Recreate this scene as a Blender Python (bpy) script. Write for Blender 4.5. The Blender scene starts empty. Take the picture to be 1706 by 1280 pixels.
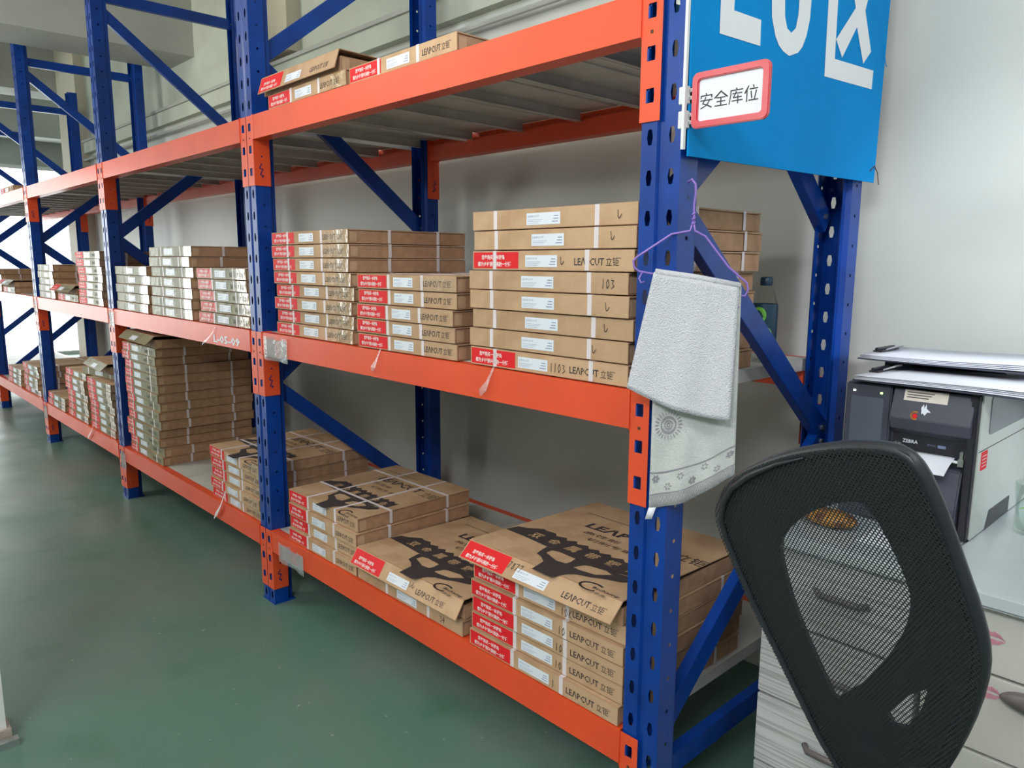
import bpy, bmesh, math, random
from mathutils import Vector, Matrix
random.seed(7)
SC = bpy.context.scene
COL = SC.collection
pi = math.pi

# ------------------------------------------------------------------ camera, world, lights, exposure
cam_d = bpy.data.cameras.new('camera'); cam = bpy.data.objects.new('camera', cam_d); COL.objects.link(cam)
cam.location = (0.87143, -1.20047, 1.29567)
cam.rotation_euler = (1.411335, -0.0054115, 0.8155319)
cam_d.sensor_fit = 'HORIZONTAL'; cam_d.sensor_width = 36.0
cam_d.lens = 1251.2 * 36.0 / 1706.0
cam_d.clip_start = 0.02; cam_d.clip_end = 200
SC.camera = cam

W = bpy.data.worlds.new('overcast_sky'); SC.world = W; W.use_nodes = True
bg = W.node_tree.nodes['Background']; bg.inputs[0].default_value = (0.86, 0.93, 1.0, 1); bg.inputs[1].default_value = 3.0

def area(name, loc, target, sx, sy, power, color):
    d = bpy.data.lights.new(name, 'AREA'); d.shape = 'RECTANGLE'; d.size = sx; d.size_y = sy; d.energy = power; d.color = color
    o = bpy.data.objects.new(name, d); COL.objects.link(o); o.location = loc
    o.rotation_euler = (Vector(target) - Vector(loc)).to_track_quat('-Z', 'Y').to_euler(); return o
area('office_tube_light', (1.3, -3.0, 2.9), (0.0, 0.0, 0.5), 1.2, 0.5, 65, (0.93, 0.97, 1.0))
area('desk_tube_light', (1.9, -0.7, 3.0), (0.9, 0.6, 0.6), 1.2, 0.4, 19, (0.88, 0.94, 1.0))
area('end_door_daylight', (-11.25, -1.6, 1.27), (0, -1.6, 1.27), 6.6, 2.54, 175, (1.0, 0.96, 0.88))
area('aisle_lamp', (-4.2, -2.6, 3.3), (-4.2, -1.2, 0.0), 1.2, 0.5, 34, (1.0, 0.96, 0.84))
area('added_ceiling_bounce_fill', (-0.5, -3.0, 2.2), (-0.6, -2.6, 3.4), 1.4, 1.4, 150, (0.98, 0.99, 0.94))  # added fill facing the ceiling to raise the ambient light, not a room fixture
area('added_far_ceiling_fill', (-4.2, -2.8, 2.2), (-5.0, -0.8, 3.4), 1.2, 1.2, 55, (0.99, 0.99, 0.92))  # second added fill, brightens the beam and ceiling over the far bays
sd = bpy.data.lights.new('added_wall_patch_spot', 'SPOT'); sd.energy = 150; sd.spot_size = math.radians(34); sd.spot_blend = .5; sd.shadow_soft_size = .12; sd.color = (.88, .93, 1.0)  # spot added to make the bright patch on the wall, no lamp on the desk
so = bpy.data.objects.new('added_wall_patch_spot', sd); COL.objects.link(so); so.location = (2.1, -.55, 1.75); so.rotation_euler = (Vector((.62, .95, 1.19)) - Vector(so.location)).to_track_quat('-Z', 'Y').to_euler()

SC.view_settings.view_transform = 'Standard'; SC.view_settings.look = 'None'
SC.view_settings.exposure = -0.06; SC.view_settings.gamma = 1.0; SC.view_settings.use_curve_mapping = False

# ------------------------------------------------------------------ materials
def lin(c):
    c = c / 255.0
    return c / 12.92 if c <= 0.04045 else ((c + 0.055) / 1.055) ** 2.4
def rgb(r, g, b): return (lin(r), lin(g), lin(b), 1)

def mat(name, col, rough=0.6, metal=0.0, coat=0.0, noise=None, bump=0.0, bscale=60, rand=0.0, spec=0.5, alpha=1.0, trans=0.0, emit=0.0, scale=None, coatr=0.15):
    m = bpy.data.materials.new(name); m.use_nodes = True
    nt = m.node_tree; N = nt.nodes; L = nt.links; b = N['Principled BSDF']
    b.inputs['Base Color'].default_value = col; b.inputs['Roughness'].default_value = rough
    b.inputs['Metallic'].default_value = metal; b.inputs['Coat Weight'].default_value = coat
    b.inputs['Coat Roughness'].default_value = coatr
    b.inputs['Specular IOR Level'].default_value = spec; b.inputs['Alpha'].default_value = alpha
    b.inputs['Transmission Weight'].default_value = trans
    if emit: b.inputs['Emission Color'].default_value = col; b.inputs['Emission Strength'].default_value = emit
    if noise or bump or rand:
        tc = N.new('ShaderNodeTexCoord'); mp = N.new('ShaderNodeMapping'); L.new(tc.outputs['Object'], mp.inputs[0])
        if scale: mp.inputs['Scale'].default_value = scale
    src = None
    if noise:                                   # (second colour, scale, low, high)
        c2, sc, lo, hi = noise
        n = N.new('ShaderNodeTexNoise'); n.inputs['Scale'].default_value = sc; n.inputs['Detail'].default_value = 6
        L.new(mp.outputs[0], n.inputs[0])
        r = N.new('ShaderNodeMapRange'); r.inputs[1].default_value = lo; r.inputs[2].default_value = hi
        L.new(n.outputs[0], r.inputs[0])
        x = N.new('ShaderNodeMix'); x.data_type = 'RGBA'; x.inputs[6].default_value = col; x.inputs[7].default_value = c2
        L.new(r.outputs[0], x.inputs[0]); src = x.outputs[2]
    if rand:
        oi = N.new('ShaderNodeObjectInfo'); r = N.new('ShaderNodeMapRange'); r.inputs[3].default_value = 1 - rand; r.inputs[4].default_value = 1 + rand * .6
        L.new(oi.outputs['Random'], r.inputs[0])
        h = N.new('ShaderNodeHueSaturation'); L.new(r.outputs[0], h.inputs['Value'])
        if src: L.new(src, h.inputs['Color'])
        else: h.inputs['Color'].default_value = col
        src = h.outputs[0]
    if src: L.new(src, b.inputs['Base Color'])
    if bump:
        n = N.new('ShaderNodeTexNoise'); n.inputs['Scale'].default_value = bscale; n.inputs['Detail'].default_value = 4
        L.new(mp.outputs[0], n.inputs[0])
        bp = N.new('ShaderNodeBump'); bp.inputs['Strength'].default_value = bump; bp.inputs['Distance'].default_value = 0.01
        L.new(n.outputs[0], bp.inputs['Height']); L.new(bp.outputs[0], b.inputs['Normal'])
        if coat: L.new(bp.outputs[0], b.inputs['Coat Normal'])
    return m

M = {}
M['blue'] = mat('blue_enamel', rgb(0, 62, 154), 0.38, coat=0.15, spec=.35, noise=(rgb(0, 50, 128), 9, .4, .7), bump=0.03, bscale=40)
M['orange'] = mat('orange_enamel', rgb(234, 84, 44), 0.42, coat=0.12, spec=.4, noise=(rgb(226, 80, 44), 6, .45, .7), bump=0.03, bscale=30)
M['deck'] = mat('galvanised_grey_deck', rgb(206, 203, 197), 0.5, metal=0.05, noise=(rgb(184, 181, 176), 5, .4, .65), bump=.05, bscale=20)
M['carton'] = mat('brown_cardboard', rgb(200, 165, 132), 0.75, noise=(rgb(186, 150, 117), 14, .42, .66), bump=.12, bscale=90, rand=.12, spec=.3)
M['carton_side'] = mat('cut_cardboard', rgb(188, 148, 118), 0.8, noise=(rgb(172, 134, 106), 30, .4, .65), rand=.1, spec=.25)
M['carton_film'] = mat('film_wrapped_cardboard', rgb(138, 132, 100), 0.6, spec=.25, coat=0.18, coatr=.06, noise=(rgb(122, 116, 86), 10, .42, .66), bump=.6, bscale=14, rand=.12)
M['seam'] = mat('dark_seam', rgb(84, 56, 42), 0.9)
M['tape'] = mat('packing_tape', rgb(176, 142, 102), 0.16, coat=.8, coatr=.06, bump=.5, bscale=22)
M['red'] = mat('red_label_print', rgb(226, 36, 44), 0.55, spec=.2)
M['white_print'] = mat('white_ink', rgb(240, 225, 225), 0.5)
M['label'] = mat('white_label_paper', rgb(226, 232, 244), 0.45, coat=.1)
M['label_ink'] = mat('label_blue_grey_ink', rgb(120, 130, 165), 0.6)
M['ink'] = mat('dark_box_ink', rgb(62, 52, 54), 0.7)
M['tan_print'] = mat('bare_cardboard_lettering', rgb(184, 148, 112), 0.8)
M['marker'] = mat('black_marker', rgb(45, 36, 36), 0.5)
M['marker_blue'] = mat('blue_marker', rgb(30, 40, 110), 0.5)
M['strap'] = mat('white_plastic_strap', rgb(226, 214, 218), 0.4)
M['clear_tape'] = mat('clear_shiny_tape', rgb(205, 195, 170), 0.10, alpha=.12, coat=1.0, coatr=.05, bump=.7, bscale=28)
M['film'] = mat('clear_plastic_sleeve', rgb(196, 204, 208), 0.18, alpha=.38, coat=.4, bump=.3, bscale=40)
M['sign_blue'] = mat('blue_sign_board', rgb(0, 146, 222), 0.7, spec=.12, noise=(rgb(0, 138, 212), 3, .4, .7))
M['sign_white'] = mat('white_sign_vinyl', rgb(244, 245, 250), 0.6, spec=.3)
M['tag_red'] = mat('red_plastic_frame', rgb(206, 34, 56), 0.25, coat=.5)
M['white_plastic'] = mat('white_plastic', rgb(226, 228, 230), 0.4)
M['steel'] = mat('bright_steel', rgb(190, 190, 192), 0.3, metal=.9)
M['purple'] = mat('purple_coated_wire', rgb(150, 118, 205), 0.35, coat=.2)
M['terry'] = mat('white_terry_cloth', rgb(236, 236, 244), 0.95, bump=.7, bscale=420)
M['terry_grey'] = mat('grey_towel_print', rgb(150, 150, 158), 0.9)
M['towel_back'] = mat('pale_towel_weave', rgb(218, 220, 218), 0.95, bump=.4, bscale=500, noise=(rgb(206, 208, 206), 18, .4, .6))
M['black_plastic'] = mat('black_plastic', rgb(40, 44, 50), 0.42, bump=.05, bscale=200)
M['printer_dark'] = mat('dark_grey_printer_plastic', rgb(70, 72, 86), 0.45, bump=.06, bscale=300)
M['printer_black'] = mat('black_printer_plastic', rgb(38, 38, 46), 0.4)
M['screen'] = mat('unlit_display', rgb(92, 98, 112), 0.15, coat=.6)
M['silver'] = mat('silver_printer_side', rgb(205, 210, 206), 0.28, metal=.35)
M['smoke'] = mat('smoked_window', rgb(62, 72, 88), 0.08, coat=.6)
M['paper'] = mat('white_paper', rgb(232, 234, 244), 0.8)
M['card_label'] = mat('cream_label', rgb(226, 216, 206), 0.6)
M['desk'] = mat('pale_grey_worktop', rgb(196, 202, 206), 0.28, coat=.3, noise=(rgb(186, 193, 198), 4, .4, .7))
M['cab_white'] = mat('white_cabinet_laminate', rgb(206, 204, 198), 0.35)
M['cab_dark'] = mat('dark_recess', rgb(46, 46, 50), 0.8)
M['handle'] = mat('taupe_handle', rgb(110, 102, 102), 0.35)
M['pink_print'] = mat('pink_lipstick_print', rgb(206, 140, 158), 0.6)
M['pink'] = mat('pink_rubber', rgb(226, 170, 196), 0.5)
M['led_g'] = mat('green_led', (0.5, 1.0, 0.25, 1), 0.4, emit=3)
M['led_w'] = mat('white_led', (1.0, 1.0, 0.9, 1), 0.4, emit=3)
M['blue_folder'] = mat('blue_plastic_folder', rgb(28, 62, 138), 0.2, coat=.5)
M['green'] = mat('green_leaf', rgb(150, 200, 90), 0.5)
M['green_label'] = mat('green_bottle_label', rgb(120, 196, 80), 0.35)
M['dark_blue'] = mat('navy_bottle_label', rgb(24, 56, 78), 0.35)
M['bread'] = mat('ochre_wrapper', rgb(190, 130, 50), 0.45, noise=(rgb(120, 72, 36), 40, .45, .55), bump=.3)
M['wall'] = mat('painted_wall', rgb(202, 205, 200), 0.42, noise=(rgb(194, 198, 193), 1.6, .4, .65), bump=.02, bscale=8)
M['wall_up'] = mat('upper_wall_plaster', rgb(190, 196, 182), 0.8, noise=(rgb(176, 182, 168), 2.5, .4, .65))
M['wall_beige'] = mat('beige_column_paint', rgb(196, 188, 168), 0.6)
M['ceil'] = mat('ceiling_paint', rgb(198, 196, 188), 0.85, noise=(rgb(184, 182, 174), 1.5, .4, .7))
M['beam'] = mat('concrete_beam_paint', rgb(176, 178, 172), 0.8, noise=(rgb(160, 162, 156), 1.8, .4, .7))
M['cabl'] = mat('white_partition_paint', rgb(228, 232, 230), 0.5)
M['tilebeige'] = mat('beige_plinth_tile', rgb(190, 178, 165), 0.5, noise=(rgb(168, 156, 144), 20, .4, .6))

def floor_mat():
    m = bpy.data.materials.new('green_epoxy_floor'); m.use_nodes = True
    nt = m.node_tree; N = nt.nodes; L = nt.links; b = N['Principled BSDF']
    tc = N.new('ShaderNodeTexCoord')
    def noise(sc, lo, hi, det=5):
        n = N.new('ShaderNodeTexNoise'); n.inputs['Scale'].default_value = sc; n.inputs['Detail'].default_value = det
        L.new(tc.outputs['Object'], n.inputs[0]); r = N.new('ShaderNodeMapRange'); r.inputs[1].default_value = lo; r.inputs[2].default_value = hi
        L.new(n.outputs[0], r.inputs[0]); return r.outputs[0]
    def mix(a, bcol, fac):
        x = N.new('ShaderNodeMix'); x.data_type = 'RGBA'
        if isinstance(a, tuple): x.inputs[6].default_value = a
        else: L.new(a, x.inputs[6])
        x.inputs[7].default_value = bcol; L.new(fac, x.inputs[0]); return x.outputs[2]
    c = mix(rgb(92, 128, 114), rgb(116, 132, 124), noise(1.1, .42, .68))
    c = mix(c, rgb(128, 126, 116), noise(.55, .5, .72))
    c = mix(c, rgb(74, 116, 94), noise(3.2, .58, .75))
    c = mix(c, rgb(150, 160, 150), noise(38, .73, .76, 2))
    L.new(c, b.inputs['Base Color'])
    rr = N.new('ShaderNodeMapRange'); L.new(noise(2.5, .3, .7), rr.inputs[0]); rr.inputs[3].default_value = .28; rr.inputs[4].default_value = .5
    L.new(rr.outputs[0], b.inputs['Roughness'])
    return m
M['floor'] = floor_mat()

def grain_mat():
    m = bpy.data.materials.new('white_wood_grain_laminate'); m.use_nodes = True
    nt = m.node_tree; N = nt.nodes; L = nt.links; b = N['Principled BSDF']; b.inputs['Roughness'].default_value = .5
    tc = N.new('ShaderNodeTexCoord'); mp = N.new('ShaderNodeMapping'); mp.inputs['Scale'].default_value = (1.2, 1.2, 60)
    L.new(tc.outputs['Object'], mp.inputs[0]); n = N.new('ShaderNodeTexNoise'); n.inputs['Scale'].default_value = 3; n.inputs['Detail'].default_value = 8
    L.new(mp.outputs[0], n.inputs[0]); r = N.new('ShaderNodeValToRGB')
    r.color_ramp.elements[0].position = .38; r.color_ramp.elements[0].color = rgb(176, 174, 172)
    r.color_ramp.elements[1].position = .56; r.color_ramp.elements[1].color = rgb(214, 214, 214)
    L.new(n.outputs[0], r.inputs[0]); L.new(r.outputs[0], b.inputs['Base Color']); return m
M['grain'] = grain_mat()

def mesh_fabric():
    m = bpy.data.materials.new('black_mesh_fabric'); m.use_nodes = True
    nt = m.node_tree; N = nt.nodes; L = nt.links; b = N['Principled BSDF']; out = N['Material Output']
    b.inputs['Base Color'].default_value = rgb(34, 40, 46); b.inputs['Roughness'].default_value = .7
    tc = N.new('ShaderNodeTexCoord'); sep = N.new('ShaderNodeSeparateXYZ'); L.new(tc.outputs['Object'], sep.inputs[0])
    def math_(op, a, c=None):
        n = N.new('ShaderNodeMath'); n.operation = op
        for i, v in enumerate((a, c)):
            if v is None: continue
            if isinstance(v, (int, float)): n.inputs[i].default_value = v
            else: L.new(v, n.inputs[i])
        return n.outputs[0]
    P = 0.0048
    def grid(ox, oz):
        x = math_('ADD', math_('DIVIDE', sep.outputs[0], P), ox); z = math_('ADD', math_('DIVIDE', sep.outputs[2], P * 1.5), oz)
        fx = math_('SUBTRACT', math_('FRACT', x), .5); fz = math_('MULTIPLY', math_('SUBTRACT', math_('FRACT', z), .5), 1.5)
        d = math_('ADD', math_('MULTIPLY', fx, fx), math_('MULTIPLY', fz, fz))
        return math_('LESS_THAN', d, .095)
    hole = math_('MAXIMUM', grid(0, 0), grid(.5, .5))
    tr = N.new('ShaderNodeBsdfTransparent'); mx = N.new('ShaderNodeMixShader')
    L.new(hole, mx.inputs[0]); L.new(b.outputs[0], mx.inputs[1]); L.new(tr.outputs[0], mx.inputs[2]); L.new(mx.outputs[0], out.inputs[0])
    return m
M['mesh'] = mesh_fabric()

def glass_mat(name, col, rough=.02):
    m = bpy.data.materials.new(name); m.use_nodes = True
    nt = m.node_tree; N = nt.nodes; L = nt.links; out = N['Material Output']
    g = N.new('ShaderNodeBsdfGlossy'); g.inputs['Roughness'].default_value = rough
    t = N.new('ShaderNodeBsdfTransparent'); t.inputs[0].default_value = col
    f = N.new('ShaderNodeLayerWeight'); f.inputs[0].default_value = .12
    k = N.new('ShaderNodeMath'); k.operation = 'MULTIPLY'; k.inputs[1].default_value = .4; L.new(f.outputs[0], k.inputs[0]); x = N.new('ShaderNodeMixShader'); L.new(k.outputs[0], x.inputs[0]); L.new(t.outputs[0], x.inputs[1]); L.new(g.outputs[0], x.inputs[2]); L.new(x.outputs[0], out.inputs[0]); return m
M['glass'] = glass_mat('window_glass', (.95, .98, .98, 1))
M['cup_glass'] = glass_mat('clear_cup_glass', (.95, .985, .96, 1), .05)

# ------------------------------------------------------------------ geometry helpers
def text2d(body, bold=0.0, cache={}):
    k = (body, bold)
    if k not in cache:
        c = bpy.data.curves.new('lettering_source', 'FONT'); c.body = body; c.resolution_u = 1; c.offset = bold
        o = bpy.data.objects.new('lettering_source', c); COL.objects.link(o)
        me = bpy.data.meshes.new_from_object(o.evaluated_get(bpy.context.evaluated_depsgraph_get()))
        vs = [(v.co.x, v.co.y) for v in me.vertices]; fs = [tuple(p.vertices) for p in me.polygons]
        x0 = min(v[0] for v in vs); x1 = max(v[0] for v in vs); y0 = min(v[1] for v in vs); y1 = max(v[1] for v in vs)
        cache[k] = ([((x - x0) / (x1 - x0), (y - y0) / (y1 - y0)) for x, y in vs], fs)
        bpy.data.objects.remove(o); bpy.data.curves.remove(c); bpy.data.meshes.remove(me)
    return cache[k]

def fill2d(loops):
    c = bpy.data.curves.new('fill_source', 'CURVE'); c.dimensions = '2D'; c.fill_mode = 'BOTH'
    for lp in loops:
        s = c.splines.new('POLY'); s.points.add(len(lp) - 1)
        for p, q in zip(s.points, lp): p.co = (q[0], q[1], 0, 1)
        s.use_cyclic_u = True
    o = bpy.data.objects.new('fill_source', c); COL.objects.link(o)
    me = bpy.data.meshes.new_from_object(o.evaluated_get(bpy.context.evaluated_depsgraph_get()))
    r = ([(v.co.x, v.co.y) for v in me.vertices], [tuple(p.vertices) for p in me.polygons])
    bpy.data.objects.remove(o); bpy.data.curves.remove(c); bpy.data.meshes.remove(me); return r

class MB:
    def __init__(s): s.v = []; s.f = []; s.m = []; s.mats = []
    def mi(s, m):
        m = M[m]
        if m not in s.mats: s.mats.append(m)
        return s.mats.index(m)
    def add(s, vs, fs, m):
        b = len(s.v); s.v += [tuple(v) for v in vs]; i = s.mi(m)
        for f in fs: s.f.append(tuple(b + k for k in f)); s.m.append(i)
        return s
    def box(s, x0, x1, y0, y1, z0, z1, m, T=None):
        vs = [Vector((x, y, z)) for z in (z0, z1) for y in (y0, y1) for x in (x0, x1)]
        if T: vs = [T @ v for v in vs]
        return s.add(vs, [(0, 2, 3, 1), (4, 5, 7, 6), (0, 1, 5, 4), (2, 6, 7, 3), (0, 4, 6, 2), (1, 3, 7, 5)], m)
    def bar(s, a, b, w, t, m, side=Vector((1, 0, 0))):      # flat bar from a to b: thickness t along side, width w across
        a = Vector(a); b = Vector(b); d = (b - a).normalized(); u = side.normalized(); n = d.cross(u).normalized()
        vs = [p + u * (t / 2 * i) + n * (w / 2 * j) for p in (a, b) for i, j in ((-1, -1), (1, -1), (1, 1), (-1, 1))]
        return s.add(vs, [(0, 3, 2, 1), (4, 5, 6, 7), (0, 1, 5, 4), (1, 2, 6, 5), (2, 3, 7, 6), (3, 0, 4, 7)], m)
    def tube(s, pts, r, m, n=8, closed=False):
        pts = [Vector(p) for p in pts]; rings = []; up = None
        for i, p in enumerate(pts):
            a = pts[i - 1] if (i or closed) else p; c = pts[(i + 1) % len(pts)] if (i < len(pts) - 1 or closed) else p
            d = (c - a).normalized()
            if up is None: up = d.orthogonal().normalized()
            up = (up - d * up.dot(d)).normalized(); w = d.cross(up); rr = r[i] if isinstance(r, (list, tuple)) else r
            rings.append([p + (up * math.cos(2 * pi * k / n) + w * math.sin(2 * pi * k / n)) * rr for k in range(n)])
        vs = [v for rg in rings for v in rg]; fs = []
        for i in range(len(rings) - (0 if closed else 1)):
            j = (i + 1) % len(rings)
            for k in range(n): fs.append((i * n + k, i * n + (k + 1) % n, j * n + (k + 1) % n, j * n + k))
        if not closed: fs += [tuple(range(n - 1, -1, -1)), tuple((len(rings) - 1) * n + k for k in range(n))]
        return s.add(vs, fs, m)
    def lathe(s, prof, m, c=(0, 0, 0), n=24):
        vs = []; fs = []
        for r, z in prof: vs += [(c[0] + r * math.cos(2 * pi * k / n), c[1] + r * math.sin(2 * pi * k / n), c[2] + z) for k in range(n)]
        for i in range(len(prof) - 1):
            for k in range(n): fs.append((i * n + k, i * n + (k + 1) % n, (i + 1) * n + (k + 1) % n, (i + 1) * n + k))
        return s.add(vs, fs, m)
    def flat(s, g, F, m):                                   # g = (2d verts, faces), F maps (u, v) to a point
        return s.add([F(u, v) for u, v in g[0]], g[1], m)
    def prism(s, poly, F, G, m):                            # polygon between two maps
        n = len(poly); s.add([F(*p) for p in poly] + [G(*p) for p in poly], [tuple(range(n - 1, -1, -1)), tuple(range(n, 2 * n))] + [(i, (i + 1) % n, n + (i + 1) % n, n + i) for i in range(n)], m); return s
    def text(s, body, F, u0, v0, w, h, m, bold=0.0, sk=0.0):
        g = text2d(body, bold); return s.flat(([(u0 + x * w + y * sk, v0 + y * h) for x, y in g[0]], g[1]), F, m)
    def ribbon(s, pts, w, F, m):
        for a, b in zip(pts, pts[1:]):
            dx, dy = b[0] - a[0], b[1] - a[1]; l = math.hypot(dx, dy) or 1; nx, ny = -dy / l * w / 2, dx / l * w / 2; ex, ey = dx / l * w / 3, dy / l * w / 3
            s.add([F(a[0] - ex + nx, a[1] - ey + ny), F(a[0] - ex - nx, a[1] - ey - ny), F(b[0] + ex - nx, b[1] + ey - ny), F(b[0] + ex + nx, b[1] + ey + ny)], [(0, 1, 2, 3)], m)
        return s
    def mesh(s, name, bevel=0.0, smooth=False, merge=False):
        me = bpy.data.meshes.new(name); me.from_pydata(s.v, [], s.f)
        for m in s.mats: me.materials.append(m)
        for p, i in zip(me.polygons, s.m): p.material_index = i; p.use_smooth = smooth
        if bevel or merge:
            bm = bmesh.new(); bm.from_mesh(me)
            if merge: bmesh.ops.remove_doubles(bm, verts=bm.verts, dist=1e-5)
            if bevel:
                ed = [e for e in bm.edges if len(e.link_faces) == 2 and e.calc_face_angle(0) > .6]
                bmesh.ops.bevel(bm, geom=ed, offset=bevel, segments=2, affect='EDGES', clamp_overlap=True)
            bm.to_mesh(me); bm.free()
        me.update(); return me
    def obj(s, name, parent=None, bevel=0.0, smooth=False, merge=False, loc=(0, 0, 0), rot=(0, 0, 0)):
        return put(name, s.mesh(name, bevel, smooth, merge), parent, loc, rot)

def put(name, me, parent=None, loc=(0, 0, 0), rot=(0, 0, 0)):
    o = bpy.data.objects.new(name, me); COL.objects.link(o); o.location = loc; o.rotation_euler = rot
    if parent: o.parent = parent
    return o
def tag(o, label, cat, group=None):
    o['label'] = label; o['category'] = cat
    if group: o['group'] = group
    return o
def thing(name, label, cat, loc=(0, 0, 0), rz=0, group=None):
    o = bpy.data.objects.new(name, None); COL.objects.link(o); o.location = loc; o.rotation_euler = (0, 0, rz); o.empty_display_size = .05
    return tag(o, label, cat, group)
def struct(name, b, **k):
    o = b.obj(name, **k); o['kind'] = 'structure'; return o

# ------------------------------------------------------------------ room shell
XE, XR, YF, YB, ZC = -11.0, 3.6, -5.2, 0.95, 3.45
struct('floor', MB().box(XE - .2, XR, YF, 4.0, -.1, 0, 'floor'))
struct('ceiling', MB().box(XE - .1, XR, YF, 4.0, ZC, ZC + .1, 'ceil'))
w = MB(); w.box(-7.75, XR, YB, YB + .12, 0, 2.29, 'wall'); w.box(-7.75, XR, YB, YB + .12, 2.29, ZC, 'wall_up')
struct('wall_back', w)
struct('wall_alcove', MB().box(XE, -7.6, 3.2, 3.3, 0, ZC, 'wall_up'))
struct('wall_alcove_side', MB().box(-7.75, -7.65, YB + .12, 3.2, 0, ZC, 'wall_up'))
struct('wall_column', MB().box(-7.95, -7.3, .87, 1.2, 0, ZC, 'wall_beige'))
struct('wall_pillar', MB().box(-3.62, -3.12, .87, .95, 2.44, ZC, 'wall_beige'))
struct('wall_right', MB().box(XR, XR + .1, YF, 1.2, 0, ZC, 'wall'))
struct('wall_front', MB().box(XE, XR, YF - .1, YF, 0, ZC, 'wall'))
e = MB(); e.box(XE - .12, XE, YF, 3.2, 2.54, ZC, 'beam'); e.box(XE - .12, XE, YF, -4.9, 0, 2.54, 'wall'); e.box(XE - .12, XE, 1.95, 3.2, 0, 2.54, 'wall_beige')
struct('wall_end', e)
wf = MB()
for y in (-4.9, -2.62, -.34, 1.90): wf.box(XE - .08, XE - .02, y, y + .05, 0, 2.54, 'white_plastic')
for z in (.0, 2.49): wf.box(XE - .08, XE - .02, -4.9, 1.95, z, z + .05, 'white_plastic')
win = struct('window_1', wf)
for y0, y1 in ((-4.85, -2.62), (-2.57, -.34), (-.29, 1.90)):
    MB().box(XE - .053, XE - .047, y0, y1, .05, 2.49, 'glass').obj('window_pane', win)
struct('trim_1', MB().box(-7.3, XR, .90, YB, 2.30, 2.41, 'wall_up').box(-7.3, XR, .885, YB, 2.395, 2.415, 'beam'))
t2 = MB(); t2.tube([(-7.3, .9, 2.24), (XR, .9, 2.24)], .012, 'beam'); struct('trim_2', t2)
bq = MB(); bq.prism([(-5.2, YF), (-4.9, YF), (-4.62, YB), (-5.12, YB)], lambda x, y: (x, y, 2.69), lambda x, y: (x, y, ZC), 'beam'); struct('ceiling_beam', bq)
struct('ceiling_beam', MB().box(-8.6, -8.2, YF, 3.2, 2.98, ZC, 'beam'))
struct('ceiling_beam', MB().box(-10.9, -10.5, YF, 3.2, 2.85, ZC, 'beam'))
struct('ceiling_beam', MB().box(-1.55, -1.15, YF, YB, 2.95, ZC, 'beam'))
# partition by the aisle
struct('wall_partition', MB().box(-1.56, -1.435, -3.6, -.915, .035, 2.5, 'cabl'))
struct('baseboard_partition', MB().box(-1.57, -1.425, -3.6, -.905, 0, .035, 'tilebeige'))
struct('trim_3', MB().box(-1.41, -1.385, -3.6, -.895, 0, .02, 'steel'))

# ------------------------------------------------------------------ racking
L, D, PW, HT = 1.76176, 0.8048, 0.09, 2.79
NF = 6
ZS = (0.295, 1.045, 1.795)        # tops of the three beam levels
HB = 0.08
rack = thing('storage_rack', 'long blue and orange boltless racking run standing against the grey wall', 'shelving')

def cells(b, u0, u1, z0, z1, holes, shape, F, m):
    """strip from u0 to u1 with one opening at each z of holes; shape = 8 offsets going round from lower left"""
    h = (shape[2][1] - shape[0][1]); prev = z0; uc = (u0 + u1) / 2; q = max(abs(p[1]) for p in shape) + .006
    for z in holes:
        if z - q < z0 + 1e-6 or z + q > z1 - 1e-6: continue
        if z - q > prev: b.add([F(u0, prev), F(u1, prev), F(u1, z - q), F(u0, z - q)], [(0, 1, 2, 3)], m)
        o = [(u0, z - q), (uc, z - q), (u1, z - q), (u1, z), (u1, z + q), (uc, z + q), (u0, z + q), (u0, z)]
        i = [(uc + p[0], z + p[1]) for p in shape]
        b.add([F(*p) for p in o] + [F(*p) for p in i], [(k, (k + 1) % 8, 8 + (k + 1) % 8, 8 + k) for k in range(8)], m)
        prev = z + q
    b.add([F(u0, prev), F(u1, prev), F(u1, z1), F(u0, z1)], [(0, 1, 2, 3)], m)
SLOT = [(-.004, -.014), (0, -.0145), (.004, -.014), (.0068, 0), (.004, .014), (0, .0145), (-.004, .014), (-.0068, 0)]
SQ = [(-.009, -.013), (0, -.013), (.009, -.013), (.009, 0), (.009, .013), (0, .013), (-.009, .013), (-.009, 0)]
RND = [(-.0032, -.0032), (0, -.0045), (.0032, -.0032), (.0045, 0), (.0032, .0032), (0, .0045), (-.0032, .0032), (-.0045, 0)]
SML = [(-.0022, -.0022), (0, -.003), (.0022, -.0022), (.003, 0), (.0022, .0022), (0, .003), (-.0022, .0022), (-.003, 0)]

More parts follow.
